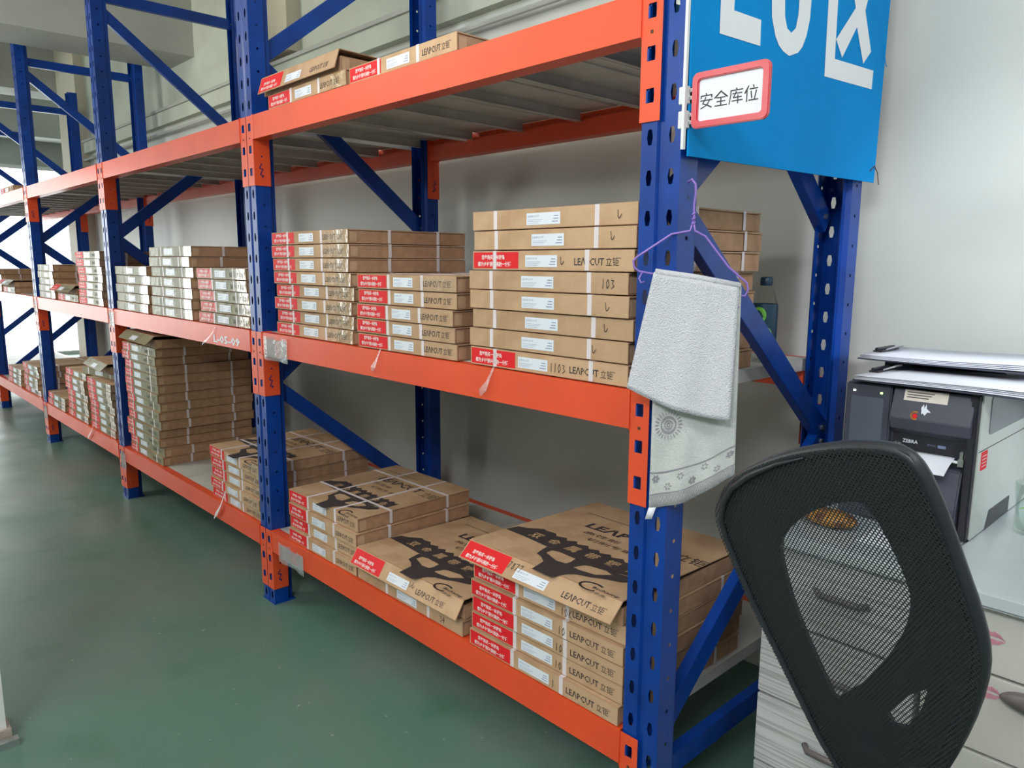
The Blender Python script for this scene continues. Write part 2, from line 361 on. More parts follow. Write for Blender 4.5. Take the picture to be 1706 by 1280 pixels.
def upright_mesh():
    b = MB(); hz = [.032 + .075 * k for k in range(37)]
    fr = lambda u, z: (u, 0, z)
    xs = [(-.045, -.036), (-.012, -.006)]
    for s in (-1, 1):
        g = (lambda s: (lambda u, z: (s * u, 0, z)))(s)
        b.add([g(.045, 0), g(.036, 0), g(.036, HT), g(.045, HT)], [(0, 1, 2, 3)], 'blue')
        cells(b, .014, .036, 0, HT, hz, SLOT, g, 'blue')
        b.add([g(.014, 0), g(.009, 0), g(.009, HT), g(.014, HT)], [(0, 1, 2, 3)], 'blue')
        b.add([(s * .009, 0, 0), (s * .005, .006, 0), (s * .005, .006, HT), (s * .009, 0, HT)], [(0, 1, 2, 3)], 'blue')
        sd = (lambda s: (lambda u, z: (s * .045, u, z)))(s)
        b.add([sd(0, 0), sd(.022, 0), sd(.022, HT), sd(0, HT)], [(0, 1, 2, 3)], 'blue')
        cells(b, .022, .038, 0, HT, [z + .037 for z in hz[:-1]], RND, sd, 'blue')
        b.add([sd(.038, 0), sd(.056, 0), sd(.056, HT), sd(.038, HT)], [(0, 1, 2, 3)], 'blue')
        b.add([(s * .045, .056, 0), (s * .032, .062, 0), (s * .032, .062, HT), (s * .045, .056, HT)], [(0, 1, 2, 3)], 'blue')
        b.add([(s * .032, .062, 0), (s * .032, .078, 0), (s * .032, .078, HT), (s * .032, .062, HT)], [(0, 1, 2, 3)], 'blue')
    b.add([(-.005, .006, 0), (.005, .006, 0), (.005, .006, HT), (-.005, .006, HT)], [(0, 1, 2, 3)], 'blue')
    return b.mesh('upright')
um = upright_mesh()
fm = MB().box(-.05, .05, -.004, .082, 0, .004, 'blue').mesh('foot_plate')

def plate_mesh(s, hand=False):          # beam end plate; s=+1: on the +X half of the post
    b = MB(); zt = .235
    F = lambda u, z: (s * u, -.0035, z)
    b.add([F(.002, 0), F(.0145, 0), F(.0145, zt), F(.002, zt)], [(0, 1, 2, 3)], 'orange')
    cells(b, .0145, .0365, 0, zt, [.047, .122, .197], SQ, F, 'orange')
    b.add([F(.0365, 0), F(.049, 0), F(.049, zt), F(.0365, zt)], [(0, 1, 2, 3)], 'orange')
    G = lambda u, z: (s * .049, u - .0035, z)
    cells(b, 0, .06, 0, zt, [.03, .1], SML, G, 'orange')
    # hooks seen through the openings
    for z in (.047, .122, .197): b.box(min(s * .0305, s * .0345), max(s * .0305, s * .0345), -.0045, .004, z - .0125, z + .009, 'blue')
    b.box(s * .0255 - .003, s * .0255 + .003, -.0042, -.0034, .157, .163, 'seam')
    if hand:
        H = lambda u, z: (s * .0502, .012 + u, .03 + z)
        b.ribbon([(.012, .045), (.004, .030), (.016, .026), (.006, .008), (.018, .004)], .0035, H, 'marker_blue')
    return b.mesh('beam_end_plate')
PM = {(s, h): plate_mesh(s, h) for s in (-1, 1) for h in (0, 1)}

def beam_mesh():
    b = MB(); x1 = L - .098
    prof = [(-.0035, -HB), (-.0035, 0), (.030, 0), (.030, -.022), (.046, -.022), (.046, -HB)]
    n = len(prof); vs = [(0, y, z) for y, z in prof] + [(x1, y, z) for y, z in prof]
    b.add(vs, [(i, (i + 1) % n, n + (i + 1) % n, n + i) for i in range(n)] + [tuple(range(n)), tuple(range(2 * n - 1, n - 1, -1))], 'orange')
    return b.mesh('beam', bevel=.003)
bmesh_ = beam_mesh()

def brace_mesh(a, c, horizontal=False):
    b = MB(); a = Vector(a); c = Vector(c); d = (c - a).normalized(); n = d.cross(Vector((1, 0, 0))).normalized(); w_ = .052
    b.bar(a, c, w_, .002, 'blue'); o = Vector((-.012, 0, 0))
    for s in (-1, 1): b.bar(a + o + n * s * w_ / 2, c + o + n * s * w_ / 2, .002, .024, 'blue')
    for e_ in (a + d * .03, c - d * .03): b.tube([e_ + Vector((.001, 0, 0)), e_ + Vector((.007, 0, 0))], .007, 'steel', 6)
    return b.mesh('brace')
FY, BY = .04, D - .04
Z0, Z1, Z2, Z3, Z4 = .27, .85, 1.42, 1.99, 2.56
normal = [((FY, Z0), (BY, Z1)), ((BY, Z1), (FY, Z2)), ((FY, Z2), (BY, Z3)), ((BY, Z3), (FY, Z4))]
flipped = [((BY, Z0), (FY, Z1)), ((FY, Z1), (BY, Z2)), ((BY, Z2), (FY, Z3)), ((FY, Z3), (BY, Z4))]
level = [((FY, .19), (BY, .19)), ((FY, 2.62), (BY, 2.62))]
bm_n = [brace_mesh((0, *a), (0, *c)) for a, c in normal + level]
bm_f = [brace_mesh((0, *a), (0, *c)) for a, c in flipped + level]
extra = brace_mesh((-.03, FY, Z3), (-.03, BY, Z2 - .02))
for i in range(NF):
    x = -i * L
    put('upright', um, rack, (x, 0, 0)); put('upright', um, rack, (x, D, 0), (0, 0, pi))
    put('foot_plate', fm, rack, (x, 0, 0)); put('foot_plate', fm, rack, (x, D, 0), (0, 0, pi))
    for me in (bm_f if i == 1 else bm_n): put('brace', me, rack, (x + .012, 0, 0))
    if i == 0: put('brace', extra, rack, (x + .012, 0, 0))
# decks
def deck_mesh(wd):
    b = MB(); t = .0015; y0, y1 = .031, D - .031
    b.box(0, wd, y0, y1, -t, 0, 'deck')
    for x in (0.0005, wd - .002): b.box(x, x + t, y0 + .018, y1 - .018, -.032, -t, 'deck')
    for x in (.0022, wd - .012): b.box(x, x + .010, y0 + .018, y1 - .018, -.032, -.0305, 'deck')
    b.box(wd / 2 - .02, wd / 2 + .02, y0 + .018, y1 - .018, -.006, -t, 'deck')
    return b.mesh('deck_panel')
ND = 6; wd = (L - .095) / ND
dm = deck_mesh(wd - .002)
for i in range(NF - 1):
    for lv, z in enumerate(ZS):
        for back in (0, 1):
            x0, x1 = -(i + 1) * L + .049, -i * L - .049
            hd = 1 if i == 0 or random.random() < .3 else 0
            if not back:
                be = put('beam', bmesh_, rack, (x0, 0, z))
                put('beam_end_plate', PM[(1, hd)], be, (-.049, 0, -.235)); put('beam_end_plate', PM[(-1, 0)], be, (L - .049, 0, -.235))
            else:
                be = put('beam', bmesh_, rack, (x1, D, z), (0, 0, pi))
                put('beam_end_plate', PM[(1, 0)], be, (-.049, 0, -.235)); put('beam_end_plate', PM[(-1, hd)], be, (L - .049, 0, -.235))
        for k in range(ND):
            if i in (0, 1) and lv == 2 and k == (0 if i == 0 else 4):
                put('deck_panel', dm, rack, (x0 + k * wd - .015, 0, z + .0015), (0, 0, 0.02)); continue
            put('deck_panel', dm, rack, (x0 + k * wd, 0, z + .0015))
# stencilled bay number on the middle beam of the second bay
s = MB(); F = lambda u, v: (u, -.0042, v)
s.text('L-05-09', F, -2.155, .974, .25, .034, 'label', .03)
s.obj('stencil_number', rack)
# plastic ticket sleeves on the beam ends
def sleeve(x, z, w_, h_):
    b = MB(); n = 5
    vs = [(x + w_ * i / n, -.006 - .006 * math.sin(i * 1.7), z - h_ * j) for j in (0, 1) for i in range(n + 1)]
    b.add(vs, [(i, i + 1, n + 2 + i, n + 1 + i) for i in range(n)], 'film')
    b.box(x + .01, x + w_ - .02, -.0045, -.004, z - h_ + .01, z - .01, 'film')
    b.obj('ticket_sleeve', rack)
for a in ((-1.70, 1.035, .19, .085), (-1.655, .272, .2, .075), (-3.56, 1.036, .11, .09), (-3.55, .268, .11, .10), (-5.32, 1.03, .11, .10), (-5.32, .27, .11, .09)): sleeve(*a)

# ------------------------------------------------------------------ cartons
RED1, RED2 = '您每购买一米锯条', '都为乡村振兴捐助一分钱'
HH = .0450
ART_BAND = [(-0.552, 0.15), (-0.545, 0.19), (-0.518, 0.201), (-0.485, 0.229), (-0.468, 0.224), (-0.44, 0.228), (-0.424, 0.214), (-0.396, 0.224), (-0.383, 0.210), (-0.362, 0.225), (-0.347, 0.210), (-0.321, 0.223), (-0.307, 0.208), (-0.283, 0.220), (-0.27, 0.207), (-0.244, 0.219), (-0.232, 0.206), (-0.205, 0.219), (-0.19, .206), (-.165, .219), (-.152, .206), (-.127, .219), (-.114, .206), (-.095, .214), (-.095, 0.155), (-0.168, 0.138), (-0.234, 0.131), (-0.275, 0.137), (-0.368, 0.142), (-0.388, 0.139), (-0.487, 0.148)]
ART_BLOB = [(-0.37, 0.086), (-0.379, 0.112), (-0.385, 0.1375), (-0.367, 0.1415), (-0.275, 0.1365), (-0.234, 0.1305), (-0.168, 0.1375), (-.11, .145), (-0.1, 0.13), (-0.12, 0.105), (-0.161, 0.088), (-0.185, 0.073), (-0.216, 0.062), (-0.231, 0.046), (-0.247, 0.006), (-0.308, 0.006), (-0.322, 0.06), (-0.346, 0.077)]
ART_H1 = [(-0.358, 0.107), (-0.36, 0.130), (-0.339, 0.136), (-0.283, 0.132), (-0.277, 0.108), (-0.278, 0.092), (-0.305, 0.087)]
ART_H2 = [(-0.251, 0.088), (-0.242, 0.118), (-0.23, 0.124), (-0.186, 0.131), (-0.161, 0.122), (-0.188, 0.093), (-0.231, 0.086)]
def art_mesh(Wd, z):
    b = MB(); k = Wd / .5
    F = lambda u, v: ((u + .556) * k, v - .03 + .0, z + .0004); G = lambda u, v: ((u + .556) * k, v - .03, z + .0007)
    b.flat(fill2d([ART_BAND]), F, 'ink'); b.flat(fill2d([ART_BLOB, ART_H1, ART_H2]), F, 'ink')
    for i, ch in enumerate('双金属带锯条'): b.text(ch, G, -.478 + i * .064, .158, .036, .036, 'tan_print', .02)
    b.text('LEΛPCUT', F, -.43, .33, .27, .042, 'ink', .03)
    b.text('高性能', F, -.40, .29, .12, .02, 'seam'); b.text('切削专家', F, -.36, .255, .15, .02, 'seam'); b.text('立钜', F, -.135, .32, .08, .045, 'ink')
    arc = [(-.150 + .03 * math.cos(a), .036 + .019 * math.sin(a)) for a in [math.radians(d) for d in range(50, 320, 20)]]
    b.ribbon(arc, .006, F, 'ink'); b.text('Bichamp', F, -.145, .028, .075, .014, 'ink', .01); b.text('泰嘉', F, -.125, .01, .03, .012, 'ink')
    b.ribbon([(-.5, .43), (-.3, .43)], .003, F, 'ink')
    return b.mesh('printed_artwork')

GL = {'1': [[(.5, 1), (.4, 0)]], '0': [[(.5, 1), (.1, .6), (.3, 0), (.8, .4), (.5, 1)]], '3': [[(.1, .9), (.7, .9), (.4, .55), (.8, .3), (.2, 0)]],
      '7': [[(.1, .9), (.8, .95), (.3, 0)]], '8': [[(.8, .9), (.3, .8), (.8, .25), (.4, 0), (.3, .3), (.8, .9)]], 'K': [[(.2, 1), (.1, 0)], [(.8, 1), (.2, .5), (.9, 0)]],
      'V': [[(.0, .95), (.12, .2), (.35, .08), (.6, .2), (.9, .5)]], '/': [[(.9, 1), (.1, 0)]], '4': [[(.5, 1), (.1, .4), (.9, .5)], [(.7, .9), (.5, 0)]], ' ': []}
CM = {}
def cm(key, fn):
    if key not in CM: CM[key] = fn()
    return CM[key]
def make_carton(label, group, loc, Wd=.5, Dp=.48, kind='red', straps=(.085, .39), side=(.13, .36), front='carton', strap_m=True, rz=0.0, open_flap=False, flap=42, marker=None, lab=(.19, .295), art=False, tape=True, leap=(.335, .46), H=HH, redw=.158, far=False, extra_tape=None):
    t = thing('saw_blade_carton', label, 'box', loc, rz, group)
    key = (round(Wd, 3), round(Dp, 3), front, open_flap, flap, round(H, 4))
    y_off = -.0025
    if open_flap:
        a = math.radians(flap); O = Vector((0, -.004, H + .012)); dv = Vector((0, -math.cos(a), -math.sin(a))); nn = Vector((0, -math.sin(a), math.cos(a)))
    else:
        O = Vector((0, y_off, H)); dv = Vector((0, 0, -1)); nn = Vector((0, -1, 0))
    Hf = .056 if open_flap else H
    def D_(off):   # decal map: u across, v up from the flap's lower edge
        return lambda u, v: O + Vector((u, 0, 0)) + dv * (Hf - v) + nn * off
    def body():
        b = MB(); b.box(.002, Wd - .002, .0, Dp - .002, 0, H - .005, 'carton_side'); b.box(.005, Wd - .005, .002, Dp - .005, H - .005, H - .0035, 'seam')
        if not open_flap:
            b.box(0, Wd, 0, Dp, H - .0035, H, 'carton'); b.box(0, Wd, y_off, 0, .0005, H, front)
        else:
            b.add([(0, -.004, H + .012), (Wd, -.004, H + .012), (Wd, Dp, H), (0, Dp, H), (0, -.004, H + .0145), (Wd, -.004, H + .0145), (Wd, Dp, H + .0025), (0, Dp, H + .0025)],
                  [(0, 3, 2, 1), (4, 5, 6, 7), (0, 1, 5, 4), (1, 2, 6, 5), (2, 3, 7, 6), (3, 0, 4, 7)], 'carton')
            q = [O + dv * v + Vector((u, 0, 0)) + nn * o for o in (-.001, .0018) for u, v in ((0, 0), (Wd, 0), (Wd, Hf), (0, Hf))]
            b.add(q, [(0, 3, 2, 1), (4, 5, 6, 7), (0, 1, 5, 4), (1, 2, 6, 5), (2, 3, 7, 6), (3, 0, 4, 7)], front)
        # folded corner flap on the end
        b.box(Wd - .0025, Wd - .001, .004, .03, .003, H - .008, 'carton')
        return b.mesh('carton_body', bevel=.0012)
    put('carton_body', cm(('body',) + key, body), t)
    def strp():
        b = MB(); g = .0007; o = .0032
        if not open_flap:
            for x in straps:
                b.box(x, x + .012, -o, -o + g, 0.0015, H + g, 'strap'); b.box(x, x + .012, -o, Dp + g, H, H + g, 'strap'); b.box(x, x + .012, Dp, Dp + g, 0.0015, H, 'strap')
            for y in side:
                b.box(0, Wd, y, y + .011, H, H + g * 1.3, 'strap'); b.box(Wd, Wd + g, y, y + .011, 0.0015, H + g, 'strap'); b.box(-g, 0, y, y + .011, 0.0015, H + g, 'strap')
        return b.mesh('strap')
    if strap_m and not open_flap: put('strap', cm(('strap', straps, side) + key, strp), t)
    if kind == 'red':
        def red():
            b = MB(); F0 = D_(.0004 if not open_flap else .0022); F1 = D_(.0007 if not open_flap else .0025); x0 = .004
            b.add([F0(x0, .004), F0(x0 + redw, .004), F0(x0 + redw, Hf - .003), F0(x0, Hf - .003)], [(0, 1, 2, 3)], 'red')
            k = redw / .158
            b.text(RED1, F1, x0 + .030 * k, .024, .082 * k, .0115, 'white_print', .02); b.text(RED2, F1, x0 + .016 * k, .008, .118 * k, .0115, 'white_print', .02)
            return b.mesh('red_label')
        put('red_label', cm(('red', redw) + key, red), t)
    def wl():
        b = MB(); F0 = D_(.0006 if not open_flap else .0024); F1 = D_(.0009 if not open_flap else .0027); u0, u1 = lab; z0, z1 = .008, .034; k = (u1 - u0) / .105
        b.add([F0(u0, z0), F0(u1, z0), F0(u1, z1), F0(u0, z1)], [(0, 1, 2, 3)], 'label')
        b.text('LEΛPCUT', F1, u0 + .004, z0 + .0165, .036 * k, .0045, 'label_ink')
        for i in range(3): b.ribbon([(u0 + .004, z0 + .004 + i * .0035), (u0 + (.04 + .006 * i) * k, z0 + .004 + i * .0035)], .0006, F1, 'label_ink')
        for i, ww in enumerate((.018, .014, .012)): b.ribbon([(u1 - .006 - ww, z0 + .006 + i * .006), (u1 - .006, z0 + .006 + i * .006)], .0017, F1, 'label_ink')
        return b.mesh('paper_label')
    if kind != 'bare': put('paper_label', cm(('wl', lab) + key, wl), t)
    if kind == 'red' or kind == 'leap':
        def lp():
            b = MB(); F0 = D_(.0005 if not open_flap else .0023)
            b.text('LEΛPCUT', F0, leap[0], .012, (leap[1] - leap[0]) * .66, .0165, 'ink', .015); b.text('立钜', F0, leap[0] + (leap[1] - leap[0]) * .7, .0115, (leap[1] - leap[0]) * .27, .0175, 'ink')
            b.text('™', F0, leap[0] + (leap[1] - leap[0]) * .97, .0255, .005, .003, 'ink')
            return b.mesh('printed_lettering')
        put('printed_lettering', cm(('lp', leap) + key, lp), t)
    if marker:
        def mk():
            b = MB(); F0 = D_(.0012 if not open_flap else .003); u = marker[1]
            for ch in marker[0]:
                for st_ in GL[ch]: b.ribbon([(u + p[0] * .011, marker[2] + p[1] * .019) for p in st_], .0015, F0, 'marker')
                u += .0125
            return b.mesh('marker_writing')
        put('marker_writing', cm(('mk', marker) + key, mk), t)
    if tape and not open_flap:
        def tp():
            b = MB(); F0 = D_(.0002)
            b.add([F0(Wd - .085, .0015), F0(Wd - .001, .0015), F0(Wd - .001, H - .001), F0(Wd - .085, H - .001)], [(0, 1, 2, 3)], 'tape')
            return b.mesh('tape_patch')
        put('tape_patch', cm(('tp',) + key, tp), t)
    if extra_tape and not open_flap:
        for u0, u1 in extra_tape:
            def tp2():
                b = MB(); F0 = D_(.0011)
                b.add([F0(u0, .003), F0(u1, .003), F0(u1, H - .004), F0(u0, H - .004)], [(0, 1, 2, 3)], 'clear_tape')
                return b.mesh('tape_patch')
            put('tape_patch', cm(('tp2', u0, u1) + key, tp2), t)
    if art:
        o = put('printed_artwork', cm(('art', round(Wd, 3)), lambda: art_mesh(Wd, 0)), t, (0, 0, H))
        if open_flap: o.rotation_euler = (-math.atan2(.012, Dp), 0, 0); o.location = (0, -.004, H + .0150)
    return t

ORD = ['topmost', 'second from top', 'third from top', 'fourth from top', 'fifth from top', 'sixth from top', 'seventh from top', 'eighth from top', 'ninth from top', 'tenth from top', 'eleventh from top', 'twelfth from top', 'thirteenth from top', 'fourteenth from top']
def stack(where, x0, z0, n, y0=.012, pitch=.0455, first='flat brown carton', jit=.006, per=None, skip=0, group=None, **kw):
    for k in range(n):               # k = 0 is the lowest
        top = n - 1 - k
        opt = dict(kw)
        if per and top in per: opt.update(per[top])
        what = opt.pop('what', first)
        place = 'lowest' if (k == 0 and n > 1) else ORD[top]
        label = (what + ', ' + place + ' of ' + where) if n > 1 else what + ' ' + where
        dx = opt.pop('dx', random.uniform(-jit, jit)); dy = opt.pop('dy', random.uniform(-.004, .006))
        opt.setdefault('H', pitch - .0020)
        make_carton(label, group or ('cartons in the ' + where), (x0 + dx, y0 + dy, z0 + .0022 + k * pitch), rz=opt.pop('rz', random.uniform(-.012, .012)), **opt)

plain = dict(kind='plain', lab=(.185, .288), straps=(.075, .385))
S3per = {0: dict(plain, marker=('V', .445, .012), what='brown carton with one tick mark'), 1: dict(plain, marker=('V', .43, .016), lab=(.2, .3), what='plain brown ticked carton'),
         2: dict(kind='red', marker=('V', .295, .012), what='red-labelled ticked carton', lab=(.185, .285), straps=(.075, .365)), 3: dict(plain, marker=('103', .425, .012), what='digit-marked brown carton', dx=-.012),
         4: dict(plain, marker=('V', .435, .012), what='plain brown ticked carton'), 5: dict(plain, marker=('V', .42, .014), what='plain brown ticked carton'),
         6: dict(plain, marker=('V', .40, .014), what='plain brown ticked carton', dx=-.008), 7: dict(kind='red', lab=(.172, .268), marker=('1103', .275, .010), what='red-labelled digit-marked carton', dx=-.004)}
stack('tall stack by the nearest post, middle shelf', -.553, ZS[1], 8, Wd=.495, Dp=.485, per=S3per, tape=False, side=(.2, .40), y0=.010, pitch=.0465)
stack('shorter stack, centre of nearest middle shelf', -1.075, ZS[1], 5, Wd=.46, Dp=.47, straps=(.155, .31), lab=(.185, .275), leap=(.322, .44), redw=.147, tape=False, y0=.004, first='red-labelled brown carton', pitch=.0435,
      per={0: dict(extra_tape=((.30, .455),), what='film-taped red-labelled carton')})
stack('tall stack by the second post, middle shelf', -1.622, ZS[1], 8, Wd=.50, Dp=.455, straps=(.11, .335), lab=(.195, .29), leap=(.35, .47), side=(.14, .33), first='taped red-labelled carton', pitch=.0437, extra_tape=((.36, .485),))
stack('strapped stack by the second post, bottom shelf', -1.59, ZS[0], 4, Wd=.455, Dp=.47, straps=(.13, .31), lab=(.17, .26), leap=(.33, .44), redw=.125, side=(.12, .36), first='red-labelled brown carton', pitch=.0475, tape=False,
      per={0: dict(art=True, what='saw-printed carton')})
stack('pair at centre of nearest bottom shelf', -1.12, ZS[0], 2, Wd=.53, Dp=.47, per={0: dict(open_flap=True, flap=58, art=True, tape=False, lab=(.20, .30), leap=(.34, .47), marker=('VV', .305, .02), dy=.0, what='unstrapped saw-printed carton'),
      1: dict(kind='plain', lab=(.22, .32), straps=(.16, .37), marker=('34', .43, .01), what='plain carton')}, pitch=.047, tape=False)
S6 = {0: dict(open_flap=True, art=True, marker=('7877', .162, .025), lab=(.195, .30), leap=(.35, .475), dx=.0, rz=.0, dy=.0, what='open-flapped carton with large saw print'), 1: dict(marker=('10K', .31, .006)), 2: dict(marker=('10', .31, .008)), 3: dict(marker=('10', .30, .008)), 4: dict(marker=('10', .30, .008)), 5: dict(marker=('1', .30, .008))}
stack('tall stack by the nearest post, bottom shelf', -.556, ZS[0], 6, Wd=.50, Dp=.50, straps=(.158, .325), lab=(.187, .292), leap=(.347, .478), per=S6, pitch=.0465, first='red-labelled carton', side=(.17, .38), tape=False, y0=.006)
stack('pair by the second post, top shelf', -1.60, ZS[2], 2, Wd=.5, Dp=.47, per={0: dict(open_flap=True, flap=72, dx=-.03, what='lidded carton with drooping front flap', dy=-.005, lab=(.19, .29), tape=False), 1: dict(straps=(.155, .335), what='strapped red-labelled carton')}, pitch=.0465, leap=(.35, .46), kind='red', y0=.01)
stack('lying alone on the nearest top shelf', -1.085, ZS[2], 1, Wd=.49, Dp=.47, straps=(.145, .325), lab=(.19, .295), leap=(.35, .465), first='strapped red-labelled brown carton', tape=False)

far = dict(front='carton_film', pitch=.0450)
stack('leftmost stack, second bay middle shelf', -3.44, ZS[1], 5, Wd=.50, Dp=.46, kind='plain', first='film-wrapped carton', straps=(.2, .4), extra_tape=((.15, .25), (.38, .49)), **far)
stack('tallest stack, second bay middle shelf', -2.90, ZS[1], 7, Wd=.51, Dp=.46, kind='plain', first='shiny film-wrapped carton', straps=(.15, .38), extra_tape=((.02, .12), (.2, .32), (.41, .5)), **far)
stack('rightmost stack, second bay middle shelf', -2.32, ZS[1], 5, Wd=.48, Dp=.46, first='glossy red-labelled carton', straps=(.15, .36), extra_tape=((.005, .15), (.37, .47)), **far)
stack('very tall stack, second bay bottom shelf', -3.41, ZS[0], 13, Wd=.49, Dp=.47, first='film-wrapped carton', redw=.12, lab=(.15, .25), tape=False, jit=.014, **far)
stack('rightmost stack, second bay bottom shelf', -2.30, ZS[0], 5, Wd=.48, Dp=.48, first='red-labelled brown carton', straps=(.12, .30), lab=(.18, .28), redw=.15, pitch=.0455, per={0: dict(art=True, what='saw-printed carton')})
make_carton('dark carton with slipped lid lying askew atop the very tall second bay stack', 'slipped cartons on stacks', (-3.38, .03, ZS[0] + .004 + 13 * .045), Wd=.50, Dp=.47, rz=-.05, open_flap=True, kind='plain', front='carton_film', tape=False)
stack('rightmost stack, third bay middle shelf', -4.17, ZS[1], 7, Wd=.48, Dp=.46, first='film-wrapped carton', pitch=.0435, front='carton_film', straps=(.18, .4), extra_tape=((.2, .3),))
stack('leftmost stack, third bay middle shelf', -5.19, ZS[1], 5, Wd=.42, Dp=.46, kind='plain', first='film-wrapped carton', **far)
stack('low pair, third bay middle shelf', -4.72, ZS[1], 2, Wd=.48, Dp=.42, first='dented loose carton', jit=.03, per={0: dict(open_flap=True)}, tape=False, **far)
stack('centre stack, third bay bottom shelf', -4.68, ZS[0], 7, Wd=.46, Dp=.46, first='film-wrapped carton', redw=.17, lab=(.2, .3), **far)
stack('rightmost stack, third bay bottom shelf', -4.15, ZS[0], 7, Wd=.47, Dp=.46, first='film-wrapped carton', redw=.17, lab=(.2, .3), **far)
make_carton('pale carton lying crooked on the right bottom stack of third bay', 'slipped cartons on stacks', (-4.28, .02, ZS[0] + .003 + 7 * .045), Wd=.47, Dp=.46, rz=.12, kind='plain', front='carton_film', tape=False)
make_carton('flapping open carton on top of the third bay bottom stack', 'slipped cartons on stacks', (-4.2, .05, ZS[0] + .006 + 8 * .045), Wd=.46, Dp=.46, rz=-.06, kind='plain', front='carton_film', open_flap=True, tape=False)
stack('low leftmost pair, third bay bottom shelf', -5.22, ZS[0], 2, Wd=.48, Dp=.44, first='low film-wrapped carton', **far)
stack('rightmost stack, fourth bay bottom shelf', -5.98, ZS[0], 5, Wd=.48, Dp=.46, first='film-wrapped carton', **far)
stack('centre stack, fourth bay bottom shelf', -6.6, ZS[0], 3, Wd=.48, Dp=.46, first='film-wrapped carton', **far)
stack('leftmost stack, fourth bay middle shelf', -6.98, ZS[1], 4, Wd=.44, Dp=.46, kind='plain', first='film-wrapped carton', **far)
stack('low pair, fourth bay middle shelf', -6.42, ZS[1], 2, Wd=.46, Dp=.45, first='loose film-wrapped carton', jit=.03, per={0: dict(open_flap=True)}, tape=False, **far)
stack('lying on the top shelf of fourth bay', -6.2, ZS[2], 1, Wd=.48, Dp=.46, first='single brown carton', tape=False)

# loose strap ends hanging over the beams
def tail(x, z, dx, dz, label):
    b = MB(); y = -.012; pts = [(x, -.004, z), (x + dx * .3, y, z + dz * .45), (x + dx * .7, y - .004, z + dz * .8), (x + dx, y, z + dz)]; w_ = (.004, .006, .014, .004)
    vs = []
    for p, q in zip(pts, w_): vs += [(p[0] - q, p[1], p[2]), (p[0] + q, p[1] - .002, p[2])]
    b.add(vs, [(0, 1, 3, 2), (2, 3, 5, 4), (4, 5, 7, 6)], 'film' if dz > -.09 else 'strap')
    tag(b.obj('strap_end'), label, 'strap', 'loose strap ends over the beams')
tail(-.946, 1.052, -.035, -.07, 'loose white strap end hanging below the shorter nearest middle shelf stack')
tail(-.46, 1.05, -.04, -.075, 'clear tape end hanging below the nearest middle shelf stack')
tail(-2.12, .36, -.12, -.15, 'pale strap end hanging before the second bay bottom beam')
tail(-2.12, 1.04, -.14, -.085, 'clear strap end across the stencilled middle beam')
tail(-4.03, .34, -.14, -.12, 'pale strap end hanging before the third bay bottom beam')

# ------------------------------------------------------------------ drinks bottle on the shelf
t = thing('drink_bottle', 'green and navy drinks bottle standing behind the tall nearest stack', 'bottle', (-.092, .60, ZS[1] + .002))
MB().lathe([(0, 0), (.028, 0), (.031, .01), (.031, .03), (.027, .045), (.031, .06), (.031, .09), (.028, .1), (.031, .115), (.031, .145), (.022, .18), (.013, .195), (.013, .205)], 'cup_glass').obj('bottle_body', t, smooth=True)
MB().lathe([(.0316, .03), (.0325, .06), (.0325, .14), (.0316, .15)], 'dark_blue').obj('bottle_label', t, smooth=True)
b = MB()
for zc, a0, m in ((.072, -1.0, 1), (.122, -1.5, 0)):
    F = lambda u, v, o=.0348: (o * math.cos(a0 + u / .033), o * math.sin(a0 + u / .033), v)
    el = [(.018 * math.cos(k * pi / 8), zc + .021 * math.sin(k * pi / 8)) for k in range(16)]
    b.flat((el, [tuple(range(16))]), F, 'green_label')
    if m:
        G = lambda u, v: F(u, v, .0352)
        for ex, ez, r in ((-.008, .005, .004), (.006, .005, .004), (-.001, -.004, .003)):
            b.flat(([(ex + r * math.cos(k * pi / 4), zc + ez + r * 1.3 * math.sin(k * pi / 4)) for k in range(8)], [tuple(range(8))]), G, 'seam')
b.obj('label_print', t)
MB().lathe([(.0145, .196), (.0155, .2), (.0155, .215), (.013, .218), (0, .218)], 'dark_blue').obj('bottle_cap', t, smooth=True)

# ------------------------------------------------------------------ blue bay sign
XS = .062
t = thing('bay_sign', 'big blue sign board with white bay lettering on the rack end', 'sign', (0, 0, 0))
prof = [(.0, 1.49), (.835, 1.505), (.86, 2.3), (-.015, 2.3)]
b = MB(); b.prism(prof, lambda y, z: (XS - .004, y, z), lambda y, z: (XS, y, z), 'sign_blue'); b.obj('sign_board', t)
b = MB(); b.box(XS - .005, XS + .0005, -.019, -.012, 1.5, 2.3, 'white_plastic'); b.obj('board_edge', t)
F = lambda u, v: (XS + .0008, u, v)
b = MB()
b.flat(fill2d([[(.078, 2.12), (.083, 1.716), (.231, 1.722), (.229, 1.77), (.129, 1.766), (.128, 2.12)]]), F, 'sign_white')
five = [(.265, 1.825), (.27, 1.785), (.288, 1.752), (.305, 1.737), (.324, 1.729), (.35, 1.725), (.387, 1.738), (.405, 1.753), (.42, 1.778), (.431, 1.815), (.433, 1.87), (.42, 1.93), (.39, 1.96), (.35, 1.97), (.325, 1.962), (.33, 2.07), (.425, 2.075), (.425, 2.12), (.28, 2.115), (.268, 1.90), (.318, 1.895), (.335, 1.915), (.358, 1.92), (.374, 1.905), (.38, 1.87), (.379, 1.812), (.371, 1.784), (.353, 1.771), (.335, 1.776), (.323, 1.796), (.319, 1.827)]
b.flat(fill2d([five]), F, 'sign_white')
b.flat(fill2d([[(.505, 2.12), (.516, 1.712), (.775, 1.724), (.777, 1.768), (.562, 1.757), (.553, 2.075), (.775, 2.085), (.776, 2.125)]]), F, 'sign_white')
